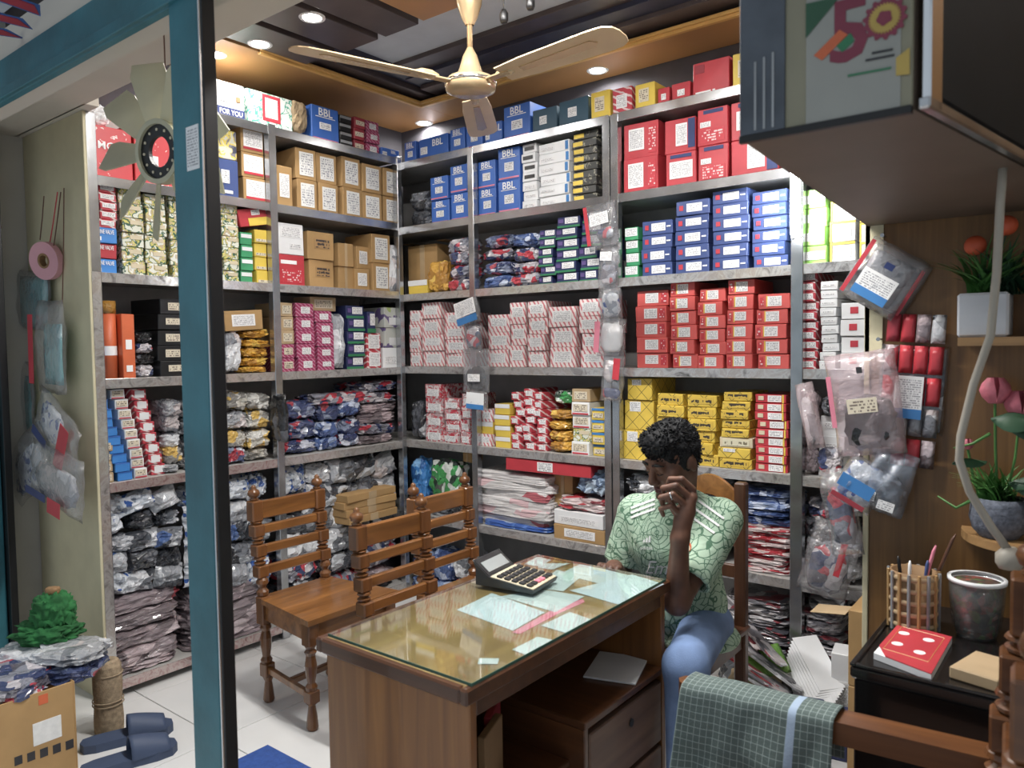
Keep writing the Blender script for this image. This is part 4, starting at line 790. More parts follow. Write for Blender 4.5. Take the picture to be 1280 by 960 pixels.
# ---- carved chairs
def carved_chair(name, label, arms=False, s=1.0, H=.93, W2=.165, dp=.39, WF=.225, ps=.052):
    t = thing(name, label, 'chair'); rails = [(.815, .078), (.732, .040), (.648, .040), (.560, .040)]; zs = .45
    if arms: rails = [(1.0, .10), (.87, .06), (.75, .06), (.62, .06)]
    rake = lambda z: -.055*(max(0, z-zs)/.45)+.02*(max(0, zs-z)/.45)
    for sy in (-1, 1):
        po = G().box((rake(.40), sy*W2, .395), (ps*.95, ps*.95, .12), .004).box((rake(.14), sy*W2, .14), (ps*.92, ps*.92, .06), .004)
        po.lathe([(.022, 0), (.025, .015), (.016, .03), (.022, .07), (.024, .11), (.017, .14), (.025, .155), (.022, .17)], 12, (rake(.25), sy*W2, .167)); po.lathe([(.018, 0), (.024, .01), (.020, .05), (.015, .09), (.024, .112)], 12, (rake(.05), sy*W2, 0)); po.build('rear_post', 'chair_post', t)
        g = G(); zb = [(z, h) for z, h in rails][::-1]; prev = zs
        for z, h in zb:
            g.box((rake(z), sy*W2, z), (ps, ps, h+.012), .005)
            z0, z1 = prev, z-h/2-.006; L = z1-z0; r = ps*.46
            if L > .01: g.lathe([(r*.7, 0), (r*1.0, L*.12), (r*1.08, L*.3), (r*.75, L*.42), (r*.6, L*.5), (r*.75, L*.58), (r*1.08, L*.72), (r, L*.88), (r*.7, L)], 12, (rake((z0+z1)/2), sy*W2, z0))
            prev = z+h/2+.006
        g.build('turned_spindle', 'chair_post', t, False)
        zt = prev; q = ps/.052
        G().lathe([(.016*q, 0), (.020*q, .006*q), (.012*q, .012*q), (.022*q, .018*q), (.026*q, .03*q), (.022*q, .042*q), (.010*q, .05*q), (.012*q, .056*q), (.006*q, .064*q), (.001, .066*q)], 14, (rake(zt), sy*W2, zt)).build('finial', 'chair_post', t, True)
        fl = G(); fx = dp-.02; fy = sy*(WF-.02)
        fl.box((fx, fy, .385), (.05, .05, .09), .004); fl.box((fx, fy, .135), (.048, .048, .05), .004)
        fl.lathe([(.018, 0), (.024, .01), (.021, .05), (.014, .10), (.024, .11)], 12, (fx, fy, 0)); fl.lathe([(.022, 0), (.024, .015), (.015, .03), (.021, .06), (.024, .10), (.018, .14), (.025, .155), (.016, .165), (.024, .18)], 12, (fx, fy, .16)); fl.build('front_leg', 'chair_post', t)
    for i, (z, h) in enumerate(rails):
        G().box((rake(z), 0, z), (.022, 2*W2-ps*.8, h), .005).build('back_rail', 'chair_wood', t)
    G().prism([(-.02, -W2-.02), (dp+.012, -WF-.012), (dp+.012, WF+.012), (-.02, W2+.02)], zs-.022, zs).build('seat', 'chair_wood', t)
    for sy in (-1, 1):
        a = Vector((.02, sy*(W2), 0)); b = Vector((dp-.02, sy*(WF-.015), 0)); d = b-a; ang = math.atan2(d.y, d.x)
        for z, h, nm in ((.39, .07, 'apron'), (.14, .03, 'stretcher')): G().box((0, 0, 0), (d.length, .02, h), .003, Matrix.Translation(((a.x+b.x)/2, (a.y+b.y)/2, z)) @ Matrix.Rotation(ang, 4, 'Z')).build(nm, 'chair_wood', t)
    G().box((dp-.02, 0, .39), (.02, 2*WF-.06, .07), .003).build('apron', 'chair_wood', t); G().box((dp*.5, 0, .14), (.025, 2*WF-.10, .025), .003).build('stretcher', 'chair_wood', t)
    return t
c1 = carved_chair('carved_chair', 'carved wooden chair with an empty seat farthest left, near the teal post'); c1.location = (.535, -1.20, 0)
c2 = dup(c1); c2.location = (1.262, -1.25, 0); c2['label'] = 'carved wooden chair pushed up to the long side of the desk'
c3 = dup(c1); c3.location = (1.07, -.775, 0); c3['label'] = 'carved wooden chair behind the others, beside the back shelves'
for c_ in (c1, c2, c3): c_['group'] = 'carved wooden visitor chairs'
# ---- armchair in the right foreground
AC = carved_chair('carved_armchair', 'dark carved wooden armchair in the right foreground with a towel on its arm', True, W2=.255, dp=.55, WF=.27, ps=.066)
AC.location = (3.205, -1.765, 0); AC.rotation_euler = (0, 0, PI+math.radians(5))
for ch in AC.children: ch.data.materials[0] = MATS['arm_wood']
for sy in (-1, 1):
    g = G(); poly = [(-.005, -.035), (.52, -.035), (.60, -.036), (.635, -.02), (.645, 0), (.635, .02), (.60, .036), (.52, .035), (-.005, .035)]
    g.prism([(x, y+sy*.30) for x, y in poly], .63, .68); g.build('arm', 'arm_wood', AC); G().lathe([(.02, 0), (.026, .05), (.018, .10), (.024, .18)], 12, (.53, sy*.275, .45)).build('arm_support', 'arm_wood', AC)
# ---- towel over its arm
n = NT('towel'); o_, x, y, z = n.xyz()
def lines(v, per, wd): return n.math('LESS_THAN', n.math('FRACT', n.math('MULTIPLY', v, 1/per)), wd)
uvn = n.n('UVMap'); sp = n.n('SeparateXYZ'); n.l(uvn.outputs[0], sp.inputs[0])
ln = n.math('MAXIMUM', lines(sp.outputs[0], .017, .09), lines(sp.outputs[1], .017, .09))
c_ = n.mix(ln, hx('5c6b68'), hx('93a39f')); bl = n.math('LESS_THAN', n.math('ABSOLUTE', n.math('SUBTRACT', sp.outputs[0], .30)), .010)
n.col(n.mix(bl, c_, hx('9fb4cc'))); n.bump(n.noise(o_, 180, 2), .2, .003); n.fin(.9, 0, .2)
def towel():
    x0, x1 = 2.565, 2.905; nx, ns = 60, 46; vs = []; uv = []; fs = []
    for i in range(nx+1):
        a = i/nx; x = x0+(x1-x0)*a; ya = -1.518+.087*(x-2.58)
        path = []
        for j in range(ns+1):
            s = j/ns*.66
            if s < .12: off, zz = .046, .682-(.12-s)*.98
            elif s < .22: q = (s-.12)/.10; off, zz = .046-.092*q, .688+.006*math.sin(q*PI)
            else: q = s-.22; off, zz = -.046-.02*min(1, q*8), .688-q
            dr = max(0, s-.22); fold = math.sin(a*9.5+1.2+dr*2.5)*.020*min(1, dr*5)+noise.noise(Vector((a*4, dr*5, 2)))*.03*min(1, dr*4)
            sag = .010*noise.noise(Vector((a*5, s*6, 7)))
            vs.append((x+.03*dr*(a-.5)-.05*dr*(1-a), ya+off-abs(fold)-.004+sag*.3, zz+sag*(.3 if s > .12 else 0)-(.03*a*0))); uv.append((a*.40, s))
    for i in range(nx):
        for j in range(ns): k = i*(ns+1)+j; fs.append((k, k+ns+1, k+ns+2, k+1))
    me = bpy.data.meshes.new('towel'); c = Vector((2.735, -1.5, .30)); me.from_pydata([tuple(Vector(v)-c) for v in vs], [], fs); l = me.uv_layers.new(name='UVMap')
    for lp in me.loops: l.data[lp.index].uv = uv[lp.vertex_index]
    me.materials.append(MATS['towel']); me.polygons.foreach_set('use_smooth', [True]*len(me.polygons))
    o = bpy.data.objects.new('towel', me); link(o); o.location = c; m = o.modifiers.new('thick', 'SOLIDIFY'); m.thickness = .003; m.offset = 1
    return tag(o, 'grey green checked towel draped over the armchair arm', 'towel')
towel()
# ---- black chest with things on it
c0 = at(1062, 832, 2, .74)
CX0, CX1, CY0, CY1, CZ = c0.x, c0.x+.42, c0.y, -.765, .74
B = WT('chest', 'glossy black chest standing against the wood panel wall', 'chest', ((CX0+CX1)/2, (CY0+CY1)/2, 0))
B.bx('body', 'black_gloss', (CX0+.008, CY0+.008, 0), (CX1-.008, CY1, CZ-.03), .004); B.bx('lid', 'black_gloss', (CX0, CY0, CZ-.03), (CX1, CY1, CZ), .006)
for lo, hi in [((CX0, CY0, CZ), (CX0+.012, CY1, CZ+.008)), ((CX0+.012, CY0, CZ), (CX1, CY0+.012, CZ+.008))]: B.bx('raised_rim', 'black_gloss', lo, hi, .003)
bp = [at(px, py, 2, CZ+.004) for px, py in [(1092, 822), (1124, 785), (1190, 803), (1164, 850)]]
bc = sum(bp, Vector())/4; R_ = WT('notepad', 'red covered notepad lying on the black chest', 'book', (bc.x, bc.y, CZ+.0005))
R_.p(G().prism([(v.x, v.y) for v in bp], CZ+.001, CZ+.016), 'pages', 'paper'); cov = [bc+(v-bc)*1.0 for v in bp]; R_.p(G().prism([(v.x, v.y) for v in (cov[0]*.80+cov[1]*.20, cov[1], cov[2], cov[3], cov[0]*.78+cov[3]*.22)], CZ+.0162, CZ+.0185), 'cover', 'b_red')
e1 = (bp[2]-bp[1]); e2 = (bp[0]-bp[1])
for k, (a, b) in enumerate([(.22, .28), (.68, .28), (.25, .62), (.68, .68)]):
    q = bp[1]+e1*a+e2*b; R_.p(G().lathe([(.013, 0), (.013, .0006)], 14, (q.x, q.y, CZ+.0186)), 'emblem', 'ink_white')
for k in range(4):
    fr_ = [(.10, .10), (.90, .10), (.90, .85), (.10, .85)]; A = bp[1]+e1*fr_[k][0]+e2*fr_[k][1]; C = bp[1]+e1*fr_[(k+1) % 4][0]+e2*fr_[(k+1) % 4][1]
    R_.p(G().tube([(A.x, A.y, CZ+.0188), (C.x, C.y, CZ+.0188)], .0008, 4), 'cover_line', 'ceil_mould')
yb_ = at(1212, 835, 2, CZ+.02); tag(G().box((0, 0, .014), (.10, .14, .028), .003).build('notepad', 'kraft_pale', None, False, (yb_.x+.03, yb_.y+.02, CZ+.0005), -.25), 'yellowish notepad on the black chest beside the armchair post', 'book')
bk = at(1130, 792, 2, CZ); rr_ = .058; hh = .155
PB = thing('pen_basket', 'woven pen basket on the black chest', 'basket', (bk.x+.01, bk.y+.06, CZ+.0005))
G().lathe([(rr_*.92, 0), (rr_*.94, .004), (rr_*.97, hh), (rr_*.90, hh), (rr_*.87, .01)], 24, cap=False).build('liner', 'kraft_dark', PB, True)
for k in range(5):
    z = .012+k*.031; G().lathe([(rr_*1.0, z), (rr_*1.05, z+.006), (rr_*1.0, z+.012)], 28, cap=False).build('woven_band', 'kraft_pale', PB, True)
for k in range(16):
    a = 2*PI*k/16; G().tube([(rr_*1.03*math.cos(a), rr_*1.03*math.sin(a), .002), (rr_*1.05*math.cos(a), rr_*1.05*math.sin(a), hh)], .0045, 5).build('woven_stake', 'kraft' if k % 2 else 'b_silver', PB)
for k, (dx, dy, tx, ty, L, m, lab) in enumerate([(-.03, 0, -.02, 0, .18, 'black', 'black pen in the woven basket'), (-.012, -.02, .0, .01, .175, 'white', 'white pen in the woven basket'), (.0, -.01, .05, .02, .22, 'ink_pink', 'pink pen leaning in the woven basket'), (.01, .01, .085, .03, .25, 'dark_chair', 'brown wooden stick leaning out of the woven basket'), (.03, .0, .015, .0, .18, 'b_navy', 'navy pen in the woven basket'), (.02, .02, .02, .02, .17, 'black', 'black marker in the woven basket')]):
    b_ = Vector((bk.x+.01+dx*.6, bk.y+.06+dy, CZ+.006)); g = G().tube([(0, 0, 0), (tx*.9, ty*.9, L*.93), (tx, ty, L)], [.005, .0045, .002], 8); tag(g.build('pen', m, None, True, b_), lab, 'pen', 'pens in the basket')
jr = at(1196, 800, 2, CZ); JR = thing('glass_jar', 'wide glass jar with a white rim and colourful contents', 'jar', (jr.x+.035, jr.y+.06, CZ+.0005))
G().lathe([(.045, 0), (.055, .03), (.062, .09), (.064, .145), (.061, .145), (.058, .09), (.05, .03), (.04, .006)], 28, cap=False).build('jar_body', 'jar_glass', JR, True); G().lathe([(.058, .140), (.067, .143), (.067, .152), (.058, .152)], 28, cap=False).build('rim', 'white', JR, True)
patches('g_jar', [(2, hx('6b4a38')), (1, hx('5f7a3a')), (1, hx('a04a3c')), (2, hx('4a4038'))], 40, .6); G().lathe([(.001, .006), (.045, .007), (.056, .09), (.056, .141), (.001, .143)], 24, cap=False).build('contents', 'g_jar', JR, True)

# ---- hanging cabinet, top right
k_ = lambda px, py: at(px, py, 2, 1.845)
A_, B_, C_, D_ = k_(928, 176), k_(1142, 137), k_(1277, 208), k_(1085, 283)
dirR = (C_-B_).normalized(); E_ = B_+dirR*((-.755-B_.y)/dirR.y); D_ = Vector((D_.x, -.755, 1.845))
CB = WT('wall_cabinet', 'hanging cabinet with an anniversary calendar poster on its front', 'cabinet', ((A_.x+E_.x)/2, -1.2, 1.845))
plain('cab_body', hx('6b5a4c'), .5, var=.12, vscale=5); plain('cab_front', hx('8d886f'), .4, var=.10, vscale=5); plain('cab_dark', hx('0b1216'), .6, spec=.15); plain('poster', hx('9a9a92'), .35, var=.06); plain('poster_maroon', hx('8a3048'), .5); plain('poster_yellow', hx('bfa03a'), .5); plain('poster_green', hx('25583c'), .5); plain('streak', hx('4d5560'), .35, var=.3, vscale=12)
CB.p(G().prism([(A_.x, A_.y), (B_.x, B_.y), (E_.x, E_.y), (D_.x, D_.y)], 1.845, 2.75), 'carcass', 'cab_body')
fd = (B_-A_); fl_ = fd.length; fd.normalize(); ang = math.atan2(fd.y, fd.x)
def onfront(name, mat, px0, py0, px1, py1, off, th=.002, ch=.0004):
    p = at(px0, (py0+py1)/2, 1, A_.y); q = at(px1, (py0+py1)/2, 1, A_.y); m_ = (px0+px1)/2; t_ = at(m_, py0, 1, A_.y); b_ = at(m_, py1, 1, A_.y)
    return CB.bx(name, mat, (p.x, A_.y-off-th, b_.z), (q.x, A_.y-off, t_.z), ch)
CB.bx('front_panel', 'cab_front', (A_.x, A_.y-.008, 1.848), (B_.x, A_.y, 2.75), .002); CB.bx('bottom_trim', 'black', (A_.x-.002, A_.y-.012, 1.838), (B_.x, A_.y-.0, 1.850), .001)
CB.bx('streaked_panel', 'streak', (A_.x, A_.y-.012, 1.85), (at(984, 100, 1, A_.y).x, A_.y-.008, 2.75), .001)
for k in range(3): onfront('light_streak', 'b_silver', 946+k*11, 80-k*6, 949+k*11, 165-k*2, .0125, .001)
po_ = CB.bx('poster', 'poster', (at(1010, 50, 1, A_.y).x, A_.y-.0095, at(1060, 150, 1, A_.y).z-.005), (at(1128, 50, 1, A_.y).x, A_.y-.0082, 2.4), .0004)
yF = A_.y-.0105
def fx_(px, py): p = at(px, py, 1, A_.y); return p.x, p.z
def onposter(pts, name, mat, off=.0): CB.p(G().prism([(x, z) for x, z in [fx_(*p) for p in pts]], 0, .001, Matrix.Translation((0, yF-off, 0)) @ Matrix.Rotation(PI/2, 4, 'X')), name, mat)
onposter([(1010, 8), (1045, 0), (1058, -8), (1010, 50)], 'corner_flash', 'poster_green')
px5, pz5 = fx_(1064, 44); px0_, pz0_ = fx_(1108, 26); hgt = fx_(1064, 0)[1]-fx_(1064, 86)[1]
CB_t = text('5', hgt*1.25, 'poster_maroon', CB.o, Vector((px5, yF, pz5))-CB.b, bold=.02)
def ring(cx, cz, r, nteeth, mat, name, off):
    pts = []
    for i in range(nteeth*4): a = 2*PI*i/(nteeth*4); rr = r*(1.0 if (i//2) % 2 else .86); pts.append((cx+rr*math.cos(a), cz+rr*math.sin(a)))
    CB.p(G().prism(pts, 0, .001, Matrix.Translation((0, yF-off, 0)) @ Matrix.Rotation(PI/2, 4, 'X')), name, mat)
rg = hgt*.30
ring(px0_, pz0_, rg, 14, 'poster_maroon', 'gear_ring', .0); ring(px0_, pz0_, rg*.72, 30, 'poster_yellow', 'gear_disc', .0012); ring(px0_, pz0_, rg*.36, 5, 'poster_maroon', 'map_emblem', .0024)
onposter([(1020, 72), (1052, 40), (1062, 46), (1030, 78)], 'ribbon', 'b_orange'); onposter([(1048, 60), (1066, 44), (1070, 54), (1055, 68)], 'ribbon', 'ink_green')
for (xa, ya, xb, yb2, m_) in [(1092, 68, 1118, 63, 'ink_black'), (1084, 77, 1120, 70, 'ink_black'), (1062, 96, 1116, 86, 'ink_green')]: onposter([(xa, ya), (xb, yb2), (xb, yb2+2.5), (xa, ya+2.5)], 'print_line', m_)
onposter([(1122, 75), (1139, 62), (1139, 95), (1122, 97)], 'corner_flash', 'poster_yellow', -.0005)
# dark side door with chrome frame along the slanted side
sd = (E_-B_); sl = sd.length; sa = math.atan2(sd.y, sd.x); sm = Matrix.Translation((B_.x, B_.y, 1.845)) @ Matrix.Rotation(sa, 4, 'Z')
CB.p(G().box((sl*.52, -.012, .46), (sl*.96, .02, .88), .003, sm), 'side_door', 'cab_dark'); CB.p(G().box((.026, -.016, .455), (.05, .014, .91), .003, sm), 'chrome_frame', 'chrome'); CB.p(G().box((sl*.5, -.014, .008), (sl, .018, .018), .003, sm), 'chrome_frame', 'shelf_metal')
# ---- LED batten fixed to the shelf post
LB = WT('led_batten', 'bright white LED batten fixed upright on the shelf post behind the cabinet', 'lamp', (2.336, -.04, 1.93))
LB.bx('housing', 'white', (2.316, -.03, 1.93), (2.356, -.0125, 2.215), .003); LB.bx('diffuser', 'led_glow', (2.320, -.055, 1.94), (2.352, -.03, 2.205), .008)
l = bpy.data.lights.new('led_lamp', 'AREA'); l.shape = 'RECTANGLE'; l.size = .04; l.size_y = .28; l.energy = LED_W; l.color = (.93, .97, 1); lo_ = bpy.data.objects.new('led_lamp', l); link(lo_, LB.o); lo_.location = (0, -.03, .14); lo_.rotation_euler = (PI/2, 0, 0)

# ---- ceiling fan
FX, FY, FZ = 1.40, -.96, 2.51
FN = thing('ceiling_fan', 'gold ceiling fan with three cream blades', 'fan', (FX, FY, FZ))
G().lathe([(.0, -.035), (.07, -.033), (.095, -.022), (.098, -.008), (.098, .012), (.088, .024), (.055, .03), (.04, .07), (.028, .11), (.014, .135), (.012, .14)], 32, cap=False).build('motor_housing', 'brass', FN, True)
G().lathe([(.100, -.002), (.103, .004), (.100, .010)], 32, cap=False).build('trim_ring', 'chrome', FN, True)
G().lathe([(.011, .13), (.011, .55)], 12).build('rod', 'brass', FN, True); G().lathe([(.016, .225), (.03, .25), (.047, .30), (.056, .36), (.056, .40), (.012, .40)], 24, cap=False).build('canopy', 'brass', FN, True)
for k, a in enumerate((-108, -4, 126)):
    m = Matrix.Rotation(math.radians(a), 4, 'Z'); tw = Matrix.Rotation(math.radians(-10), 4, 'X')
    ar = G(); ar.box((.145, 0, .0), (.13, .035, .008), .002, m); ar.lathe([(.008, 0), (.018, .03), (.018, .07), (.006, .10)], 10, mtx=m @ Matrix.Translation((.14, 0, .008)) @ Matrix.Rotation(PI/2, 4, 'Y')); ar.build('blade_arm', 'brass', FN)
    prof = [(.17, .050), (.30, .062), (.60, .070), (.66, .066), (.69, .048), (.70, .02)]
    pts = [(x, y) for x, y in prof]+[(x, -y) for x, y in prof[::-1]]
    g = G(); g.prism(pts, -.002, .002, m @ tw); bl_ = g.build('blade', 'fan_blade', FN); G().prism([(.26, .014), (.58, .022), (.60, 0), (.58, -.022), (.26, -.014)], -.0045, -.002, m @ tw).build('blade_rib', 'brass', bl_)
for px, py, lab in [(630, 22, 'small black pendant socket hanging left above the fan'), (663, 5, 'small black pendant socket hanging right above the fan')]:
    p = at(px, py, 1, -.95); t = thing('pendant_socket', lab, 'socket', (p.x, p.y, p.z-.02)); G().lathe([(.012, 0), (.016, .01), (.016, .035), (.008, .05)], 12).build('socket', 'black', t, True); G().tube([(0, 0, .05), (0, 0, 3.06-p.z+.02)], .003, 5).build('wire', 'black', t)

# ---- plastic radiator fan hung at the shop front
hc = at(201, 190, 1, -2.13)
RF = thing('radiator_fan', 'olive plastic engine fan with a black hub hung beside the teal post', 'fan', hc); RF.rotation_euler = (math.radians(4), 0, math.radians(11))
RM = Matrix.Rotation(PI/2, 4, 'X')
def annulus(r0, r1, th, nn=32):
    g = G(); vs = []; fs = []
    for z in (-th/2, th/2):
        for r in (r0, r1):
            for k in range(nn): a = 2*PI*k/nn; vs.append((r*math.cos(a), r*math.sin(a), z))
    q = lambda L, k: L*nn+k % nn
    for k in range(nn): fs += [(q(0, k), q(0, k+1), q(1, k+1), q(1, k)), (q(2, k), q(2, k+1), q(3, k+1), q(3, k)), (q(0, k), q(0, k+1), q(2, k+1), q(2, k)), (q(1, k), q(1, k+1), q(3, k+1), q(3, k))]
    return g.add(vs, fs, RM)
annulus(.042, .076, .012).build('hub_ring', 'black', RF); annulus(.074, .088, .03).build('hub_rim', 'fan_plastic', RF)
for k in range(12):
    a = 2*PI*k/12; G().lathe([(.004, 0), (.004, .002)], 8, mtx=RM @ Matrix.Translation((.060*math.cos(a), .060*math.sin(a), .006))).build('bolt_hole', 'b_cream', RF)
for k in range(9):
    m = RM @ Matrix.Rotation(2*PI*k/9+.30, 4, 'Z') @ Matrix.Translation((.08, 0, 0)) @ Matrix.Rotation(math.radians(30), 4, 'X')
    G().prism([(0, -.030), (.05, -.040), (.125, -.055), (.160, -.050), (.163, .035), (.13, .046), (.05, .034), (0, .026)], -.002, .002, m).build('blade', 'fan_plastic', RF)
tag(G().tube([(0, 0, 0), (.002, 0, .2), (0, 0, .40)], .002, 5).build('cord', 'string', None, False, hc+Vector((0, .02, .08))), 'thin cord holding the olive plastic fan', 'cord')
# ================================================================== hanging packets
def hang(label, x0, y0, x1, y1, yp, th, fm, inner, roll=0.0, name='hanging_packet', seed=1, cat='packet', film_cr=1.0, group=None):
    """packet hung flat against something that faces the shop front; inner = [(a,b,c,d,material,part,kind)] in fractions"""
    xm, ym = (x0+x1)/2, (y0+y1)/2; c = at(xm, ym, 1, yp); a = at(x0, ym, 1, yp); b = at(x1, ym, 1, yp); t_ = at(xm, y0, 1, yp); l_ = at(xm, y1, 1, yp)
    w, h = b.x-a.x, t_.z-l_.z
    t = thing(name, label, cat, (c.x, yp-th/2, c.z), 0, group); t.rotation_euler = (0, roll, 0)
    g = pouch(w, h, th*1.5, seed, 12, 12, film_cr); g.v = [(x, y, z-h/2) for x, y, z in g.v]; g.build('film_pouch', fm, t, True)
    for k, (p, q, r, s, m, nm, kd) in enumerate(inner):
        iw, ih = (q-p)*w, (s-r)*h; cx, cz = ((p+q)/2-.5)*w, (r-.5)*h
        if kd == 'l': g = lump(iw, th*.8, ih, seed+k*3.3, .13, 3.5, 8); yy = 0
        elif kd == 'p': g = pouch(iw, ih, th*.5, seed+k, 8, 8); yy = 0
        elif kd == 'f': g = G().box((0, 0, ih/2), (iw, .0015, ih), .0002); yy = -th*.80-.004-.0006*k
        else: g = G().box((0, 0, ih/2), (iw, th*.35, ih), .003); yy = 0
        o = g.build(nm, m, t, kd in 'lp'); o.location = (cx, yy, cz)
    return t
YP = -.757
def nail(px, py, lab, yp=YP):
    p = at(px, py, 1, yp); t = thing('nail', lab, 'nail', p); G().lathe([(.003, 0), (.003, .04), (.006, .041), (.006, .044)], 8, mtx=Matrix.Rotation(PI/2, 4, 'X')).build('shank', 'shelf_metal', t)
nail(1107, 296, 'upper nail in the wood panel wall holding the blue labelled packets'); nail(1102, 424, 'lower nail in the wood panel wall holding the red packs')
hang('clear packet with blue and white card hanging tilted from the upper nail', 1064, 308, 1146, 388, YP-.01, .03, 'film', [(.05, .12, .05, .95, 'ink_red', 'red_edge', 'f'), (.2, .8, .12, .55, 'sticker', 'header_card', 'f'), (.2, .8, .12, .26, 'ink_blue', 'card_band', 'f'), (.45, .6, .65, .75, 'ink_navy', 'logo', 'f'), (.15, .85, .1, .85, 'g_clear', 'contents', 'p')], math.radians(33), seed=4)
hang('second clear packet behind the tilted blue card packet', 1072, 316, 1150, 392, YP, .012, 'film', [(.1, .9, .1, .9, 'g_clear', 'contents', 'p'), (.88, .94, .1, .9, 'ink_red', 'red_edge', 'f')], math.radians(30), seed=5)
# red blister strip: many small sachets on one sheet
RS = hang('sheet of red and grey sachets with a white card hanging on the wood panel', 1098, 432, 1182, 540, YP, .014, 'film', [(.03, .97, .03, .97, 'g_dark', 'backing', 'b')], math.radians(4), seed=6)
rw = random.Random(3); bb = [v for v in RS.children[0].data.vertices]; ww = max(v.co.x for v in bb)*2; hh = max(v.co.z for v in bb)*2
for i in range(4):
    for j in range(5):
        o = pouch(ww*.22, hh*.17, .012, i*5+j, 4, 4).build('sachet', rw.choice(['b_red', 'g_pink', 'b_maroon', 'g_clear', 'b_red']), RS, True); o.location = ((i-1.5)*ww*.235, -.012, (j-2.5)*hh*.19)
G().box((0, 0, 0), (ww*.45, .0015, hh*.26), .0002).build('header_card', 'sticker', RS).location = (-.02*ww, -.022, -.05*hh); G().box((0, 0, 0), (ww*.45, .0015, hh*.06), .0002).build('card_band', 'ink_blue', RS).location = (-.02*ww, -.0225, -.15*hh)
hang('clear pink-edged packet of coiled black hose hanging in front of the red sachets', 1040, 440, 1128, 568, YP-.035, .05, 'film_pink', [(.15, .9, .05, .6, 'g_black', 'contents', 'l'), (.3, .72, .42, .56, 'cream_label', 'paper_tag', 'f'), (.05, .12, .3, .8, 'ink_pink', 'pink_edge', 'f'), (.5, .58, .80, .86, 'ink_black', 'punch_mark', 'f')], math.radians(-8), seed=8)
hang('white and blue printed packet hanging below the black hose packet', 1050, 572, 1106, 634, YP-.03, .05, 'film', [(.05, .95, .05, .95, 'g_print', 'contents', 'l'), (.1, .9, .35, .62, 'ink_blue', 'print_band', 'f'), (.1, .9, .1, .2, 'b_maroon', 'print_band', 'f')], math.radians(28), seed=9)
hang('clear packet of dark parts hanging lowest on the wood panel', 1082, 560, 1142, 640, YP-.01, .06, 'film_blue', [(.08, .92, .05, .62, 'g_dark', 'contents', 'l'), (.15, .42, .2, .34, 'sticker', 'sticker', 'f'), (.5, .85, .12, .26, 'sticker', 'sticker', 'f')], math.radians(15), seed=10)
hang('crumpled clear packet with red hem at the edge of the wood panel', 1034, 585, 1075, 690, YP+.02, .05, 'film', [(.1, .9, .1, .8, 'g_red', 'contents', 'l')], math.radians(-10), seed=12)
hang('large clear packet with red and blue parts in the lower end bay', 1010, 650, 1072, 745, -.04, .08, 'film', [(.1, .9, .05, .7, 'g_red', 'contents', 'l'), (.7, .82, .4, .9, 'ink_red', 'red_edge', 'f')], math.radians(14), seed=13)
hang('tall pink-striped clear packet hanging in the end bay beside the post', 1003, 478, 1026, 560, -.02, .04, 'film_pink', [(.1, .8, .05, .8, 'g_clear', 'contents', 'l')], math.radians(-12), seed=14)
# chain of packets on the double post
for i, (a, b, c_, d_, inn, lab, rl) in enumerate([
    (736, 254, 774, 312, [(.08, .2, .1, .95, 'ink_red', 'red_edge', 'f'), (.3, .85, .2, .45, 'g_red', 'contents', 'l'), (.25, .85, .5, .75, 'sticker', 'print', 'f')], 'clear packet with red edge, topmost on the double shelf post', -8),
    (752, 308, 776, 362, [(.1, .9, .1, .6, 'g_red', 'contents', 'l'), (.2, .8, .65, .85, 'sticker', 'print', 'f')], 'clear packet with red parts, second down the double shelf post', 5),
    (752, 360, 780, 402, [(.1, .9, .1, .9, 'g_print', 'contents', 'l')], 'white printed packet, third down the double shelf post', -4),
    (750, 398, 784, 446, [(.1, .9, .1, .9, 'b_white', 'contents', 'l'), (.0, .2, .1, .9, 'ink_pink', 'pink_edge', 'f')], 'white packet with pink edge, fourth down the double shelf post', 4),
    (755, 444, 782, 502, [(.1, .6, .4, .9, 'g_clear', 'contents', 'l'), (.65, .95, .5, .95, 'ink_red', 'red_edge', 'f'), (.1, .9, .05, .3, 'g_red', 'contents', 'l')], 'clear packet with a red edge, fifth down the double shelf post', 6)]):
    hang(lab, a, b, c_, d_, -.018, .04, 'film', inn, math.radians(rl), seed=20+i, group='packets hung on the double post')
for i, (a, b, c_, d_, inn, lab, rl) in enumerate([
    (574, 374, 602, 406, [(.05, .95, .35, .95, 'sticker', 'header_card', 'f'), (.05, .95, .05, .32, 'ink_blue', 'card_band', 'f')], 'blue banded card packet, topmost on the slim back post', -14),
    (583, 405, 605, 440, [(.1, .9, .1, .9, 'g_red', 'contents', 'l')], 'clear red packet, second down the slim back post', 0),
    (581, 436, 614, 490, [(.15, .85, .05, .6, 'g_black', 'contents', 'l'), (.3, .75, .25, .42, 'sticker', 'paper_tag', 'f')], 'clear packet with a black coil, third down the slim back post', 0),
    (588, 488, 612, 512, [(.05, .95, .1, .9, 'b_white', 'header_card', 'f'), (.05, .95, .05, .3, 'ink_blue', 'card_band', 'f')], 'white card packet with blue base, lowest on the slim back post', 3)]):
    hang(lab, a, b, c_, d_, -.018, .03, 'film', inn, math.radians(rl), seed=30+i, group='packets hung on the slim back post')
hang('black cloth strap hanging on the post between the left bays', 343, 492, 362, 552, -.89, .03, 'g_black', [], 0, 'cloth_strap', 33, 'cloth')
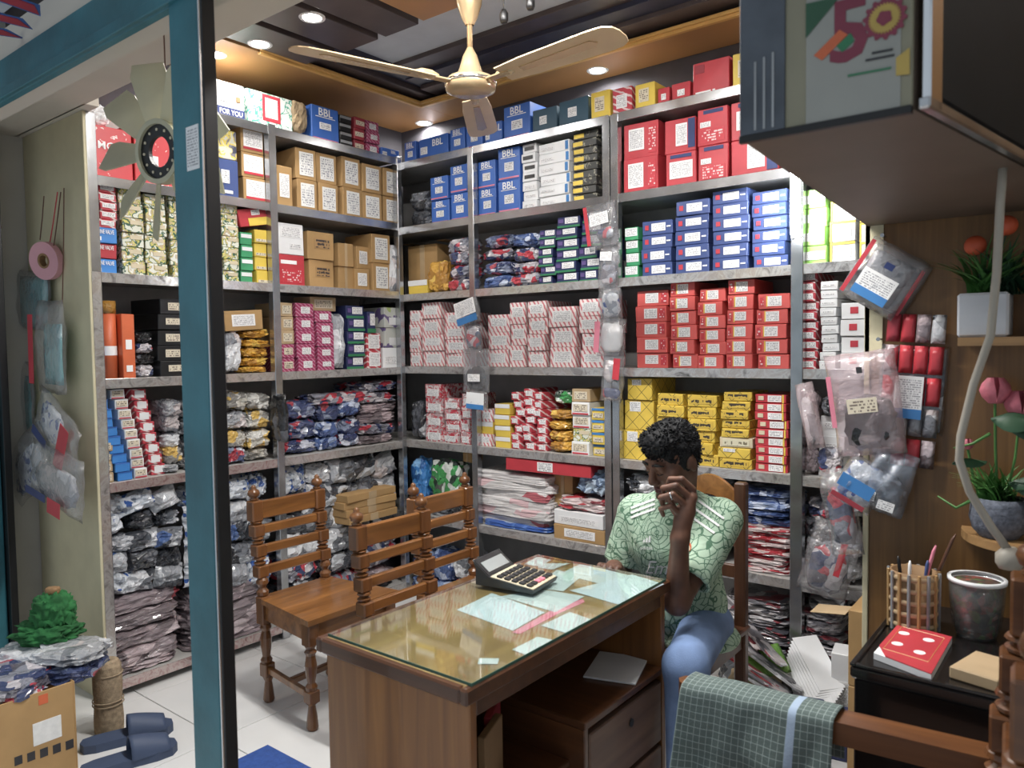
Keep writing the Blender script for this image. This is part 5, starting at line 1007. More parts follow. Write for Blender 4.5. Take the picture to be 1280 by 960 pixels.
# ---- left wall by the shop front
YL = -1.815
ro = at(58, 326, 1, YL-.03); TR = thing('tape_roll', 'pink tape roll hanging on the cream side panel', 'roll', ro); TR.rotation_euler = (math.radians(8), 0, math.radians(20))
def disc(r0, r1, th, m, nm):
    g = G(); g.lathe([(r0, -th/2), (r1, -th/2), (r1, th/2), (r0, th/2), (r0, -th/2)], 28, mtx=RM, cap=False); return g.build(nm, m, TR, False)
plain('pink_tape', hx('d79aa6'), .6, var=.06); disc(.032, .082, .03, 'pink_tape', 'tape'); disc(.024, .033, .032, 'kraft_dark', 'core')
for i, (x, y, x2, y2) in enumerate([(72, 240, 60, 318), (76, 240, 64, 330), (80, 235, 78, 380), (55, 245, 50, 300)]):
    a = at(x, y, 1, YL-.01); b = at(x2, y2, 1, YL-.02); tag(G().tube([Vector((0, 0, 0)), (b-a)*.5+Vector((.004, 0, 0)), b-a], .0025, 5).build('hanging_string', ['ink_red', 'string', 'string', 'string'][i], None, False, a), ['red string holding the pink tape roll', 'brown string beside the pink tape roll', 'longer brown string over the cream panel', 'short string left of the pink tape roll'][i], 'string')
hang('teal sheet in a clear bag behind the pink tape roll', 14, 338, 66, 412, YL, .03, 'film', [(.05, .95, .03, .9, 'g_teal', 'contents', 'p')], math.radians(4), seed=41)
hang('teal and red packet hanging on the cream side panel', 52, 376, 86, 492, YL-.03, .04, 'film', [(.25, .95, .1, .75, 'g_teal', 'contents', 'p'), (.02, .2, .1, .85, 'ink_red', 'red_edge', 'f')], math.radians(2), seed=42)
hang('teal packet low on the left wall', 16, 452, 46, 540, YL, .03, 'film', [(.05, .9, .05, .8, 'g_teal', 'contents', 'p')], 0, seed=43)
hang('red blue and white packet tilted over the cream panel', 52, 506, 104, 570, YL-.05, .04, 'film', [(.1, .6, .15, .85, 'g_print', 'contents', 'l'), (.72, .92, .05, .95, 'ink_red', 'red_edge', 'f'), (.15, .5, .1, .28, 'ink_navy', 'print_band', 'f')], math.radians(28), seed=44)
hang('red edged clear packet hanging low on the left', 18, 545, 66, 620, YL-.03, .05, 'film', [(.1, .9, .1, .8, 'g_print', 'contents', 'l'), (.0, .1, .1, .9, 'ink_red', 'red_edge', 'f')], math.radians(-24), seed=45)
hang('clear packet with navy and red parts, lowest on the left panel', 48, 560, 110, 635, YL-.08, .05, 'film', [(.1, .9, .1, .7, 'g_clear', 'contents', 'l'), (.1, .5, .12, .25, 'ink_navy', 'print_band', 'f'), (.55, .8, .0, .25, 'ink_red', 'red_corner', 'f')], math.radians(8), seed=46)
# ---- carton with packets by the entrance
cx1, cx0, cy1, cy0 = .45, .06, -2.09, -2.62; ch_ = at(108, 846, 0, cx1).z
CA = WT('carton', 'open brown carton by the entrance with a white label', 'carton', ((cx0+cx1)/2, (cy0+cy1)/2, 0))
for lo, hi, nm in [((cx0, cy0, 0), (cx1, cy0+.006, ch_), 'end_side'), ((cx0, cy1-.006, 0), (cx1, cy1, ch_), 'end_side'), ((cx1-.006, cy0+.006, 0), (cx1, cy1-.006, ch_), 'front_side'), ((cx0, cy0+.006, 0), (cx0+.006, cy1-.006, ch_), 'rear_side'), ((cx0+.006, cy0+.006, 0), (cx1-.006, cy1-.006, .006), 'bottom')]: CA.bx(nm, 'kraft', lo, hi, .002)
def onc(nm, m, px, py, px2, py2, off=.0012):
    a = at(px, (py+py2)/2, 0, cx1); b = at(px2, (py+py2)/2, 0, cx1); c = at((px+px2)/2, py, 0, cx1); d = at((px+px2)/2, py2, 0, cx1); CA.bx(nm, m, (cx1-.0005, min(a.y, b.y), min(c.z, d.z)), (cx1+off, max(a.y, b.y), max(c.z, d.z)), .0002)
plain('label_paper', (.78, .78, .76), .6, var=.08, vscale=40); onc('paper_label', 'label_paper', 41, 899, 77, 927)
for k in range(5): onc('printed_mark', 'ink_black', 18+k*16, 945-k*5, 28+k*16, 956-k*5)
onc('orange_print', 'b_orange', 48, 868, 60, 880)
zb_ = ch_-.035
for i, (px, sx, sy, sz, m, lab) in enumerate([(6, .30, .26, .10, 'g_red', 'red and clear packet at the left of the open carton'), (78, .30, .24, .08, 'g_navy', 'navy packet on the open carton'), (90, .26, .22, .06, 'g_clear', 'clear packet on top in the open carton'), (45, .26, .24, .12, 'g_white', 'silver packet at the back of the open carton')]):
    xx = (.30, .30, .32, .16)[i]; p = at(px, 850, 0, xx); tag(lump(sx, sy, sz, 60+i, .16, 3.5, 11).build('plastic_bag', m, None, False, (xx, p.y, zb_+(.07 if i == 2 else 0)), .7), lab, 'bag', 'packets in the open carton')
gp = at(62, 806, 0, .18); GC = thing('cloth_bundle', 'bunched green cloth bundle tied at the top above the carton', 'cloth', (gp.x, gp.y, gp.z), .7)
g = lump(.26, .18, .10, 71, .24, 2.6, 16, 3.0); g.build('cloth_spread', 'green_cloth', GC, True); o = lump(.16, .13, .17, 72, .22, 2.4, 16, 3.2).build('cloth_heap', 'green_cloth', GC, True); o.location = (.02, 0, .045); o = lump(.05, .04, .03, 73, .1).build('tie', 'kraft_dark', GC, True); o.location = (.02, 0, .195)
tw = at(135, 915, 2, 0); TW = thing('twine_spool', 'tall spool of brown jute twine on the floor beside the carton', 'spool', (tw.x-.01, tw.y+.01, 0)); pr = []
rt = random.Random(2); HT = .285
for k in range(67): z = HT*k/66; pr.append((.050+(.003 if k % 2 else 0)+.0015*math.sin(z*40)-.010*max(0, (z-HT*.93)/(HT*.07)), z))
G().lathe([(.012, 0)]+pr+[(.012, HT), (.010, HT-.02)], 22, cap=False).build('wound_twine', 'rope', TW, True)
for k, z in enumerate((.11, .125, .23)): G().lathe([(.0545, z), (.058, z+.003), (.0545, z+.006)], 22, cap=False).build('twine_wrap', 'rope', TW, True)
# slippers
def slipper(lab, loc, rz):
    t = thing('slipper', lab, 'slipper', loc, rz, 'pair of navy slippers'); t.scale = (1.15, 1.15, 1.15); out = [(-.135, -.030), (-.10, -.040), (0, -.040), (.07, -.048), (.115, -.042), (.135, -.018), (.135, .018), (.115, .040), (.07, .044), (0, .036), (-.10, .036), (-.135, .026), (-.145, 0)]
    G().prism(out, 0, .028).build('sole', 'slip_navy', t); g = G(); nx, ny = 10, 12; vs = []; fs = []
    for th in (0, 1):
        for i in range(nx+1):
            x = -.005+.115*i/nx
            for j in range(ny+1):
                a = PI*j/ny; wd = .046+.002*math.sin(i/nx*PI)-.006*th; hgt_ = .062-.028*(i/nx)**1.5-.006*th; vs.append((x, wd*math.cos(a)*1.0, .024+max(0, hgt_*math.sin(a))))
    st_ = (nx+1)*(ny+1)
    for i in range(nx):
        for j in range(ny):
            k = i*(ny+1)+j
            for s in (0, st_): fs.append((s+k, s+k+ny+1, s+k+ny+2, s+k+1))
    for j in range(ny):
        for i in (0, nx): k = i*(ny+1)+j; fs.append((k, k+1, st_+k+1, st_+k))
    g.add(vs, fs).build('strap_band', 'slip_navy', t, True)
plain('slip_navy', hx('3a4a68'), .6, var=.06)
s1 = at(166, 921, 2, .02); slipper('navy rubber slipper nearer the shelves', (s1.x-.03, s1.y, 0), math.radians(70)); s2 = at(160, 940, 2, .02); slipper('navy rubber slipper nearer the shop front', (s2.x+.045, s2.y-.01, 0), math.radians(76))
mt = at(335, 934, 2, 0); plain('mat_blue', hx('27509c'), .95, var=.15, vscale=60, bump=.5, bscale=300)
tag(G().box((.3, -.22, .006), (.6, .44, .012), .004).build('doormat', 'mat_blue', None, False, (mt.x, mt.y, 0)), 'blue doormat on the tiled floor beside the desk', 'mat')
# ---- floor clutter right of the man
def fl(px, py, z): p = at(px, py, 2, z); return Vector((p.x, p.y, z))
for k, (px, py, z, w_, d_, h_, m, lab, a) in enumerate([(935, 830, .0, .24, .2, .16, 'g_dark', 'dark grey flat pack on the floor beside the chair', .2), (945, 858, .0, .22, .16, .12, 'kraft_bag', 'brown paper parcel behind the towel on the floor', .1), (990, 868, .0, .2, .14, .10, 'g_black', 'black bag on the floor under the white papers', -.2), (925, 800, .14, .2, .14, .05, 'g_sheets', 'grey printed pack on the dark flat pack', .5)]):
    p = fl(px, py, z+h_/2); tag(lump(w_, d_, h_, 81+k, .08, 5, 10).build('plastic_bag', m, None, False, (p.x, p.y, z), a), lab, 'bag')
p = fl(966, 832, .19); o = pouch(.20, .13, .02, 82, crinkle=.6).build('plastic_bag', 'g_lime', None, True, (p.x, p.y-.05, .16)); o.rotation_euler = (math.radians(-52), math.radians(-10), .75); tag(o, 'bright green packet lying among the floor clutter', 'bag')
for k in range(10):
    p = fl(1008+k*1.6, 838-k*.8, .20); o = G().box((0, 0, 0), (.11, .24, .0015), .0004).build('paper_sheet', 'paper', None, False, (p.x, p.y, .13+.009*k)); o.rotation_euler = (math.radians(24+k*1.2), math.radians(-14+k*1.3), math.radians(28+k*2.2)); tag(o, f'{ORD[k]} loose white sheet up in the fanned paper pile on the floor', 'paper', 'fanned white paper pile')
for k in range(12):
    p = fl(935+9*(k % 4)+2*k, 768+7*(k//2), .30); o = lump(.30, .07, .012, 120+k, .06, 8, 6).build('flat_packet', ['g_sheets', 'g_redflat', 'g_sheets', 'g_clear'][k % 4], None, False, (p.x, -.10-.018*k, .32-.018*k)); o.rotation_euler = (math.radians(-16), math.radians(24), math.radians(-40+5*k)); tag(o, f'{ORD[k]} long printed packet down the heap sliding off the bottom shelf', 'packet', 'printed packets sliding to the floor')
for k, (px, py) in enumerate([(1012, 878), (1043, 888)]):
    p = fl(px, py, .16); box(Vector((p.x, p.y, .0)), .25-.1*k, .10, .10, .16, 'navyor', ['navy orange-printed box on the floor, left of the pair', 'navy orange-printed box on the floor, right of the pair'][k])
p = fl(1046, 850, .18); box(Vector((p.x+.01, p.y+.10, .0)), .15, .10, .12, .27, 'white', 'white upright carton on the floor beside the black chest')
z = 0
for k, h in enumerate((.30, .27)):
    p = at(1068, 800, 1, -.45); bb_ = box(Vector((p.x+.055, -.36, z)), 0, .15, .18, h, 'kraft', ['lower brown carton of the pair beside the wood panel', 'upper brown carton of the pair beside the wood panel'][k]); z += h+.001
    if k: G().box((-.115, -.04, h-.012), (.12, .10, .003), .0005, Matrix.Rotation(-.12, 4, 'Y')).build('flap', 'kraft_pale', bb_)
# ---- ledges with plants on the wood panel
def ledge(lab, z, x0, x1, dp, rnd):
    t = thing('wall_ledge', lab, 'shelf', ((x0+x1)/2, -.75, z)); w_ = x1-x0
    if rnd: pts = [(w_/2, 0), (w_/2, -dp)]+[(-w_/2+dp*.9-dp*.9*math.sin(a), -dp*math.cos(a)) for a in [i*PI/16 for i in range(9)]]
    else: pts = [(-w_/2, 0), (w_/2, 0), (w_/2, -dp), (-w_/2, -dp)]
    G().prism(pts, -.022, 0).build('board', 'panel_shelf', t); return t
e1 = at(1197, 422, 1, -.93); e2 = at(1193, 668, 1, -.88)
ledge('straight wooden wall ledge holding the white pot', e1.z, e1.x, e1.x+.60, .18, False); ledge('rounded wooden wall ledge holding the grey woven pot', e2.z, e2.x, e2.x+.6, .19, True)
def plant(name, lab, loc): return thing(name, lab, 'plant', loc)
def blades(nb, r, h, seed, wd=.006, spread=1.0):
    g = G(); rr = random.Random(seed)
    for k in range(nb):
        a = rr.uniform(0, 2*PI); L = h*rr.uniform(.6, 1.1); s = spread*rr.uniform(.3, 1); x0, y0 = r*rr.uniform(0, 1)*math.cos(a*1.7), r*rr.uniform(0, 1)*math.sin(a*1.7); vs = []
        for i in range(5):
            q = i/4; x = x0+math.cos(a)*L*s*q**1.4; y = min(.06, y0+math.sin(a)*L*s*q**1.4); z_ = L*(q-.45*s*q*q); wv = wd*(1-q*.92); vs += [(x-math.sin(a)*wv, y+math.cos(a)*wv, z_), (x+math.sin(a)*wv, y-math.cos(a)*wv, z_)]
        g.add(vs, [(2*i, 2*i+1, 2*i+3, 2*i+2) for i in range(4)])
    return g
plain('leaf', hx('3f7a2c'), .5, var=.3); plain('leaf_dark', hx('1f4a2c'), .5, var=.3); plain('orange_ball', hx('d4521e'), .5, var=.1); plain('petal', hx('cf6a7c'), .6, var=.25, vscale=30); plain('woven_grey', hx('5d6472'), .8, var=.35, vscale=80, bump=.6, bscale=120); plain('pot_white', hx('c9ced6'), .6, var=.06, bump=.3, bscale=40)
p1 = at(1231, 421, 1, -.85); PT = plant('potted_grass', 'white square pot of green grass with orange balls on the upper ledge', (p1.x, -.85, e1.z+.0005))
G().box((0, 0, .0575), (.115, .115, .115), .006).build('pot', 'pot_white', PT); o = blades(90, .04, .20, 4, spread=1.1).build('grass', 'leaf', PT); o.location = (0, 0, .10); tag(o, kind='stuff'); o = blades(50, .05, .17, 9, .012).build('leaves', 'leaf_dark', PT); o.location = (.05, 0, .11); tag(o, kind='stuff')
for (px, py) in [(1219, 307), (1258, 282)]:
    q = at(px, py, 1, -.87)-Vector(PT.location); G().lathe([(.026*math.sin(PI*i/10)+.0005, .026-.026*math.cos(PI*i/10)) for i in range(11)], 14, (q.x, q.y, q.z-.026), cap=False).build('orange_ball', 'orange_ball', PT, True); G().tube([(0, 0, .10), (q.x*.5, q.y, .16), (q.x, q.y, q.z-.02)], .002, 5).build('stem', 'leaf_dark', PT)
box(Vector((p1.x+.15, -.84, e1.z+.0005)), 0, .10, .10, .11, 'kraft', 'brown block beside the white pot on the upper ledge')
p2 = at(1248, 690, 1, -.84); TU = plant('tulip_pot', 'grey woven pot of pink tulips and greenery on the lower ledge', (p2.x, -.84, e2.z+.0005))
G().lathe([(.045, 0), (.062, .02), (.070, .05), (.066, .09), (.060, .105), (.054, .10)], 24, cap=False).build('pot', 'woven_grey', TU, True); o = blades(110, .05, .13, 14, .007, 1.2).build('greenery', 'leaf', TU); o.location = (0, 0, .09); tag(o, kind='stuff')
for k, (px, py) in enumerate([(1244, 488), (1275, 505), (1210, 555)]):
    q = at(px, py, 1, -.85+.01*k)-Vector(TU.location); s = .034 if k < 2 else .014
    fl = G()
    for i in range(6):
        a = i*PI/3+(.5 if i % 2 else 0); m = Matrix.Translation((q.x, q.y, q.z-s)) @ Matrix.Rotation(a, 4, 'Z'); vs = []
        for u in range(5):
            for v in range(5): b_ = (v/4-.5)*1.5; r_ = s*(.25+.85*math.sin(PI*(.08+.80*u/4))); vs.append((r_*math.cos(b_), r_*math.sin(b_)*(1-.55*(u/4)**2), s*2.0*u/4))
        fl.add(vs, [(u*5+v, u*5+v+1, u*5+v+6, u*5+v+5) for u in range(4) for v in range(4)], m)
    fl.build('flower', 'petal', TU, True); G().tube([(q.x*.3, 0, .09), (q.x*.8, q.y*.6, q.z*.6), (q.x, q.y, q.z-s)], .0035, 6).build('stem', 'leaf', TU)
def leaf(par, px, py, L, wd, ax, az):
    q = at(px, py, 1, -.87)-Vector(par.location); vs = []; 
    for i in range(7):
        u = i/6; wv = wd*math.sin(PI*min(1, u*.95+.03)); vs += [(u*L, -wv, -.2*L*u*u), (u*L, 0, .01-.2*L*u*u), (u*L, wv, -.2*L*u*u)]
    G().add(vs, [(3*i+j, 3*i+j+1, 3*i+j+4, 3*i+j+3) for i in range(6) for j in (0, 1)], Matrix.Translation(q) @ Matrix.Rotation(az, 4, 'Z') @ Matrix.Rotation(ax, 4, 'X')).build('leaf', 'leaf_dark', par, True)
for px, py, L, wd, ax, az in [(1240, 525, .10, .03, 1.0, -.3), (1262, 605, .13, .035, 1.1, -.2), (1265, 540, .08, .025, 1.0, .3), (1232, 580, .09, .02, .8, 2.6)]: leaf(TU, px, py, L, wd, ax, az)
for pts in ([(1238, 542), (1215, 555), (1192, 560)], [(1215, 625), (1195, 635), (1172, 620)]):
    q = [at(px, py, 1, -.87)-Vector(TU.location) for px, py in pts]; G().tube(q, [.005, .004, .002], 6).build('twig', 'leaf', TU, True)
# white hose hanging from the cabinet
plain('hose', hx('a9a294'), .5, var=.05)
hp = [(1254, 205, 1.53), (1250, 260, 1.55), (1246, 340, 1.58), (1238, 420, 1.60), (1217, 480, 1.62), (1201, 545, 1.63), (1199, 575, 1.63), (1212, 615, 1.63), (1240, 660, 1.61), (1262, 690, 1.6)]
hw = [atd(*p) for p in hp]; hb = hw[-1].copy(); tag(G().tube([p-hb for p in hw], .0085, 10).build('hose', 'hose', None, True, hb), 'thick off-white cable hanging from the cabinet past the plants', 'cable')
PG = thing('plug', 'white plug at the end of the hanging cable', 'plug', hb+Vector((0, 0, -.035))); G().lathe([(.02, 0), (.026, .01), (.026, .03), (.012, .045)], 12).build('plug_body', 'hose', PG, True)
# person's chair
PC = WT('wooden_chair', 'plain dark wooden chair under the seated man', 'chair', (2.15, -.66, 0))
for x in (2.03, 2.285):
    PC.bx('rear_post', 'dark_chair', (x-.022, -.50, 0), (x+.022, -.46, .985), .006); PC.bx('front_leg', 'dark_chair', (x-.02, -.88, 0), (x+.02, -.84, .42), .005); PC.bx('side_rail', 'dark_chair', (x-.012, -.84, .36), (x+.012, -.50, .42), .003)
PC.bx('seat', 'dark_chair', (2.0, -.90, .42), (2.315, -.46, .445), .006)
g = G(); pts = [(2.03+.255*i/12, .93+.075*math.sin(PI*i/12)) for i in range(13)]; pts2 = [(x, z-.075) for x, z in pts]
g.prism(pts+pts2[::-1], 0, .02, Matrix.Translation((0, -.47, 0)) @ Matrix.Rotation(PI/2, 4, 'X')); PC.p(g, 'top_rail', 'chair_wood')
for z in (.62, .74): PC.bx('back_slat', 'dark_chair', (2.05, -.488, z), (2.265, -.472, z+.05), .003)
# ================================================================== the seated man
class SDF:
    def __init__(s, lo, hi, h):
        s.lo = np.array(lo, float); s.h = h; s.n = np.ceil((np.array(hi)-s.lo)/h).astype(int)+1; s.d = np.full(s.n, 1.0, np.float32)
    def sub(s, lo, hi):
        a = np.clip(np.floor((np.array(lo)-s.lo)/s.h).astype(int), 0, s.n); b = np.clip(np.ceil((np.array(hi)-s.lo)/s.h).astype(int)+1, 0, s.n)
        sl = tuple(slice(i, j) for i, j in zip(a, b)); ax = [s.lo[i]+s.h*np.arange(a[i], b[i]) for i in range(3)]
        return sl, np.meshgrid(*ax, indexing='ij')
    def comb(s, sl, d2, k, op):
        d = s.d[sl]
        if op == 'u':
            if k > 0: h = np.clip(.5+.5*(d-d2)/k, 0, 1); s.d[sl] = d+(d2-d)*h-k*h*(1-h)
            else: s.d[sl] = np.minimum(d, d2)
        else:
            d2 = -d2
            if k > 0: h = np.clip(.5-.5*(d-d2)/k, 0, 1); s.d[sl] = d+(d2-d)*h+k*h*(1-h)
            else: s.d[sl] = np.maximum(d, d2)
    def cap(s, a, b, r1, r2, k=.02, op='u', flat=None):
        a = np.array(a, float); b = np.array(b, float); m = max(r1, r2)+k+.03
        sl, (X, Y, Z) = s.sub(np.minimum(a, b)-m, np.maximum(a, b)+m); ab = b-a; L = max(ab@ab, 1e-9)
        t = np.clip(((X-a[0])*ab[0]+(Y-a[1])*ab[1]+(Z-a[2])*ab[2])/L, 0, 1)
        dx, dy, dz = X-a[0]-t*ab[0], Y-a[1]-t*ab[1], Z-a[2]-t*ab[2]
        if flat is not None:
            nrm, f = flat; q = dx*nrm[0]+dy*nrm[1]+dz*nrm[2]; dx, dy, dz = dx+nrm[0]*q*(f-1), dy+nrm[1]*q*(f-1), dz+nrm[2]*q*(f-1)
        s.comb(sl, (np.sqrt(dx*dx+dy*dy+dz*dz)-(r1+(r2-r1)*t)).astype(np.float32), k, op)
    def ell(s, c, r, R=None, k=.02, op='u'):
        c = np.array(c, float); r = np.array(r, float); m = r.max()+k+.03; sl, (X, Y, Z) = s.sub(c-m, c+m); P = np.stack([X-c[0], Y-c[1], Z-c[2]], -1)
        if R is not None: P = P @ R
        k0 = np.sqrt(((P/r)**2).sum(-1)); k1 = np.sqrt(((P/(r*r))**2).sum(-1))+1e-9
        s.comb(sl, (k0*(k0-1)/k1).astype(np.float32), k, op)
    def mesh(s, name, mat):
        d = s.d; C = [d[i:d.shape[0]-1+i, j:d.shape[1]-1+j, k:d.shape[2]-1+k] for i in (0, 1) for j in (0, 1) for k in (0, 1)]
        ins = sum((c < 0).astype(np.int8) for c in C); act = (ins > 0) & (ins < 8); idx = np.argwhere(act); vals = np.stack([c[act] for c in C], -1)
        off = np.array([(i, j, k) for i in (0, 1) for j in (0, 1) for k in (0, 1)]); acc = np.zeros((len(idx), 3)); cnt = np.zeros(len(idx))
        for e0 in range(8):
            for e1 in range(e0+1, 8):
                if np.abs(off[e0]-off[e1]).sum() != 1: continue
                a, b = vals[:, e0], vals[:, e1]; cr = (a < 0) != (b < 0); t = np.where(cr, a/np.where(cr, a-b, 1), 0); acc += np.where(cr[:, None], off[e0]+(off[e1]-off[e0])*t[:, None], 0); cnt += cr
        V = s.lo+s.h*(idx+acc/cnt[:, None]); vid = np.full(act.shape, -1, np.int32); vid[tuple(idx.T)] = np.arange(len(idx)); F = []
        for ax in range(3):
            o1, o2 = [q for q in range(3) if q != ax]; a = np.take(d, range(d.shape[ax]-1), ax); b = np.take(d, range(1, d.shape[ax]), ax)
            e = np.argwhere((a < 0) != (b < 0)); e = e[(e[:, o1] > 0) & (e[:, o2] > 0) & (e[:, o1] < act.shape[o1]) & (e[:, o2] < act.shape[o2])]
            neg = a[tuple(e.T)] < 0; q = []
            for da, db in ((1, 1), (0, 1), (0, 0), (1, 0)): c = e.copy(); c[:, o1] -= da; c[:, o2] -= db; q.append(vid[tuple(c.T)])
            q = np.stack(q, -1); fl = neg if ax != 1 else ~neg; q = np.where(fl[:, None], q, q[:, ::-1]); F.append(q)
        F = np.concatenate(F); F = F[(F >= 0).all(1)]
        me = bpy.data.meshes.new(name); me.from_pydata(V.tolist(), [], F.tolist()); me.polygons.foreach_set('use_smooth', [True]*len(me.polygons)); me.materials.append(MATS[mat]); return me

n = NT('skin'); o_, x, y, z = n.xyz(); f = n.noise(o_, 18, 3); n.col(n.ramp(f, [(.3, hx('5a3a2b')), (.7, hx('7a503b'))])); n.bump(n.noise(o_, 260, 2), .06, .002)
n.b.inputs['Subsurface Weight'].default_value = .08; n.b.inputs['Subsurface Radius'].default_value = (.01, .004, .002); n.fin(.5)
plain('hair', hx('101115'), .6, var=.25, vscale=60, spec=.25); plain('brow', hx('15110f'), .7); plain('lip', hx('6a3a34'), .5); plain('denim', hx('7390bf'), .85, var=.18, vscale=10, bump=.25, bscale=260)
# shirt: pale green with darker swirling line print
n = NT('shirt'); o_, x, y, z = n.xyz(); nv = n.noise(o_, 9, 2, 0, 1); ad = n.n('VectorMath', operation='MULTIPLY_ADD'); n.l(nv, ad.inputs[0]); ad.inputs[1].default_value = (.05, .05, .05); n.l(o_, ad.inputs[2])
v = n.n('TexVoronoi'); n.l(ad.outputs[0], v.inputs['Vector']); v.inputs['Scale'].default_value = 11; rg_ = n.math('FRACT', n.math('MULTIPLY', v.outputs['Distance'], 6.0))
v2 = n.n('TexVoronoi', feature='DISTANCE_TO_EDGE'); n.l(ad.outputs[0], v2.inputs['Vector']); v2.inputs['Scale'].default_value = 24
ln = n.math('MAXIMUM', n.math('LESS_THAN', n.math('ABSOLUTE', n.math('SUBTRACT', rg_, .5)), .09), n.math('LESS_THAN', v2.outputs[0], .028))
n.col(n.mix(ln, hx('afcbb1'), hx('557f64'))); n.bump(n.noise(o_, 14, 3, .6), .5, .02); n.fin(.8, 0, .2)

HIP = (2.16, -.70, .50)
SL_ = np.array((2.335, -.775, .905)); SR_ = np.array((2.005, -.775, .885)); NB = np.array((2.175, -.785, .955)); HC = np.array((2.203, -.875, 1.112))
EL = np.array(at(846, 752, 1, -1.015)); WL = np.array(at(850, 672, 1, -1.06)); ER = np.array((1.945, -.80, .645)); WR = np.array((2.015, -.950, .730))
ry, rp = math.radians(-24), math.radians(26)     # head turned to the man's right and bowed
HRm = Matrix.Rotation(ry, 3, 'Z') @ Matrix.Rotation(rp, 3, 'X') @ Matrix.Rotation(math.radians(4), 3, 'Y'); HR = np.array(HRm)
def hd(x, y, z): return HC+HR @ np.array((x, y, z))
b = SDF((1.82, -1.32, .0), (2.52, -.52, 1.29), .0045)
b.cap((2.16, -.70, .52), (2.17, -.745, .74), .115, .115, .04); b.cap((2.17, -.745, .74), (2.17, -.765, .86), .12, .125, .05); b.cap(SR_+[.03, 0, 0], SL_-[.03, 0, 0], .055, .055, .05)
b.cap(NB-[0, -.01, .05], hd(0, .025, -.05), .056, .050, .03)
b.ell(hd(0, .018, .030), (.076, .096, .092), HR, .02); b.ell(hd(0, -.022, -.038), (.060, .070, .068), HR, .03); b.ell(hd(0, -.074, -.088), (.024, .020, .018), HR, .02)
for s in (-1, 1):
    b.ell(hd(s*.042, -.056, -.012), (.026, .026, .022), HR, .02); b.ell(hd(s*.077, .014, -.004), (.010, .019, .032), HR, .006); b.ell(hd(s*.032, -.099, .010), (.017, .014, .012), HR, .012, 's'); b.ell(hd(s*.031, -.077, .009), (.015, .012, .011), HR, .010); b.ell(hd(s*.012, -.100, -.030), (.010, .010, .008), HR, .006)
b.cap(hd(-.034, -.080, .030), hd(.034, -.080, .030), .012, .012, .015); b.cap(hd(0, -.088, .020), hd(0, -.108, -.022), .009, .013, .010)
b.cap(hd(-.018, -.090, -.054), hd(.018, -.090, -.054), .007, .007, .006); b.cap(hd(-.016, -.088, -.066), hd(.016, -.088, -.066), .008, .008, .006)
b.cap(SL_, EL, .050, .040, .02); b.cap(EL, WL, .041, .027, .02); b.cap(SR_, ER, .050, .040, .02); b.cap(ER, WR, .040, .027, .02)
# legs inside the jeans, feet
HL, HRt = np.array((2.245, -.70, .51)), np.array((2.085, -.70, .51)); KL, KR = np.array((2.362, -1.115, .525)), np.array((2.07, -.985, .51)); AL, AR = np.array((2.362, -1.13, .09)), np.array((2.08, -.93, .09))
for h_, k_, a_ in ((HL, KL, AL), (HRt, KR, AR)): b.cap(h_, k_, .072, .052, .03); b.cap(k_, a_, .050, .034, .02); b.cap(a_+[0, .02, -.045], a_+[0, -.14, -.06], .034, .026, .02)
# left hand: loose fist against the nose, fingers curled
def P3(px, py, d): return np.array(atd(px, py, d))
ZW = float((Vector(WL)-CAM).dot(CF)); z_ = ZW
palm = P3(857, 640, z_+.004); b.cap(WL, palm, .026, .030, .02, flat=((.5, -.86, 0), 1.25)); b.cap(P3(864, 622, z_), P3(851, 652, z_), .020, .018, .02)
fing = [[(866, 612, 0), (852, 599, -.012), (838, 599, .012), (835, 606, .030)], [(863, 622, -.004), (845, 607, -.022), (829, 610, -.006), (831, 620, .018)], [(859, 633, -.006), (841, 618, -.024), (826, 622, -.010), (829, 632, .014)], [(853, 645, -.004), (838, 632, -.018), (826, 636, -.006), (829, 644, .014)]]
for fi, ch in enumerate(fing):
    q = [P3(px, py, z_+d) for px, py, d in ch]; r = [.0115, .0105, .0095, .008] if fi < 3 else [.010, .009, .008, .007]
    for i in range(3): b.cap(q[i], q[i+1], r[i], r[i+1], .003)
RINGC = P3(839, 619, z_-.023); RINGD = P3(826, 622, z_-.010)-P3(841, 618, z_-.024)
q = [P3(854, 655, z_+.02), P3(842, 636, z_+.038), P3(836, 618, z_+.042)]; b.cap(q[0], q[1], .013, .011, .004); b.cap(q[1], q[2], .011, .008, .004)
# right hand resting on the desk edge
wd = (WR-ER)/np.linalg.norm(WR-ER); pm = WR+wd*.055+np.array((.012, -.01, -.004)); b.cap(WR, pm, .026, .028, .02, flat=((0, 0, 1), 1.5))
for i, (dx, L) in enumerate([(-.030, .040), (-.010, .048), (.010, .050), (.030, .044)]):
    p0 = pm+np.array((dx, -.016, .002)); p1 = p0+np.array((dx*.15, -L*.5, .006)); p2 = p1+np.array((0, -L*.45, -.014)); b.cap(p0, p1, .0105, .0095, .004); b.cap(p1, p2, .0095, .008, .003)
p0 = WR+np.array((.022, -.012, 0)); b.cap(p0, p0+np.array((.025, -.035, -.002)), .012, .010, .005); b.cap(p0+np.array((.025, -.035, -.002)), p0+np.array((.022, -.065, -.006)), .010, .008, .003)
base = Vector((2.16, -.85, 0))
man = bpy.data.objects.new('person', b.mesh('person', 'skin')); link(man)
man.data.transform(Matrix.Translation(-base)); man.location = base
tag(man, 'seated man in a green patterned football shirt holding a hand to his face', 'person')
def child(name, me, mat=None):
    me.transform(Matrix.Translation(-base)); o = bpy.data.objects.new(name, me); link(o, man); return o
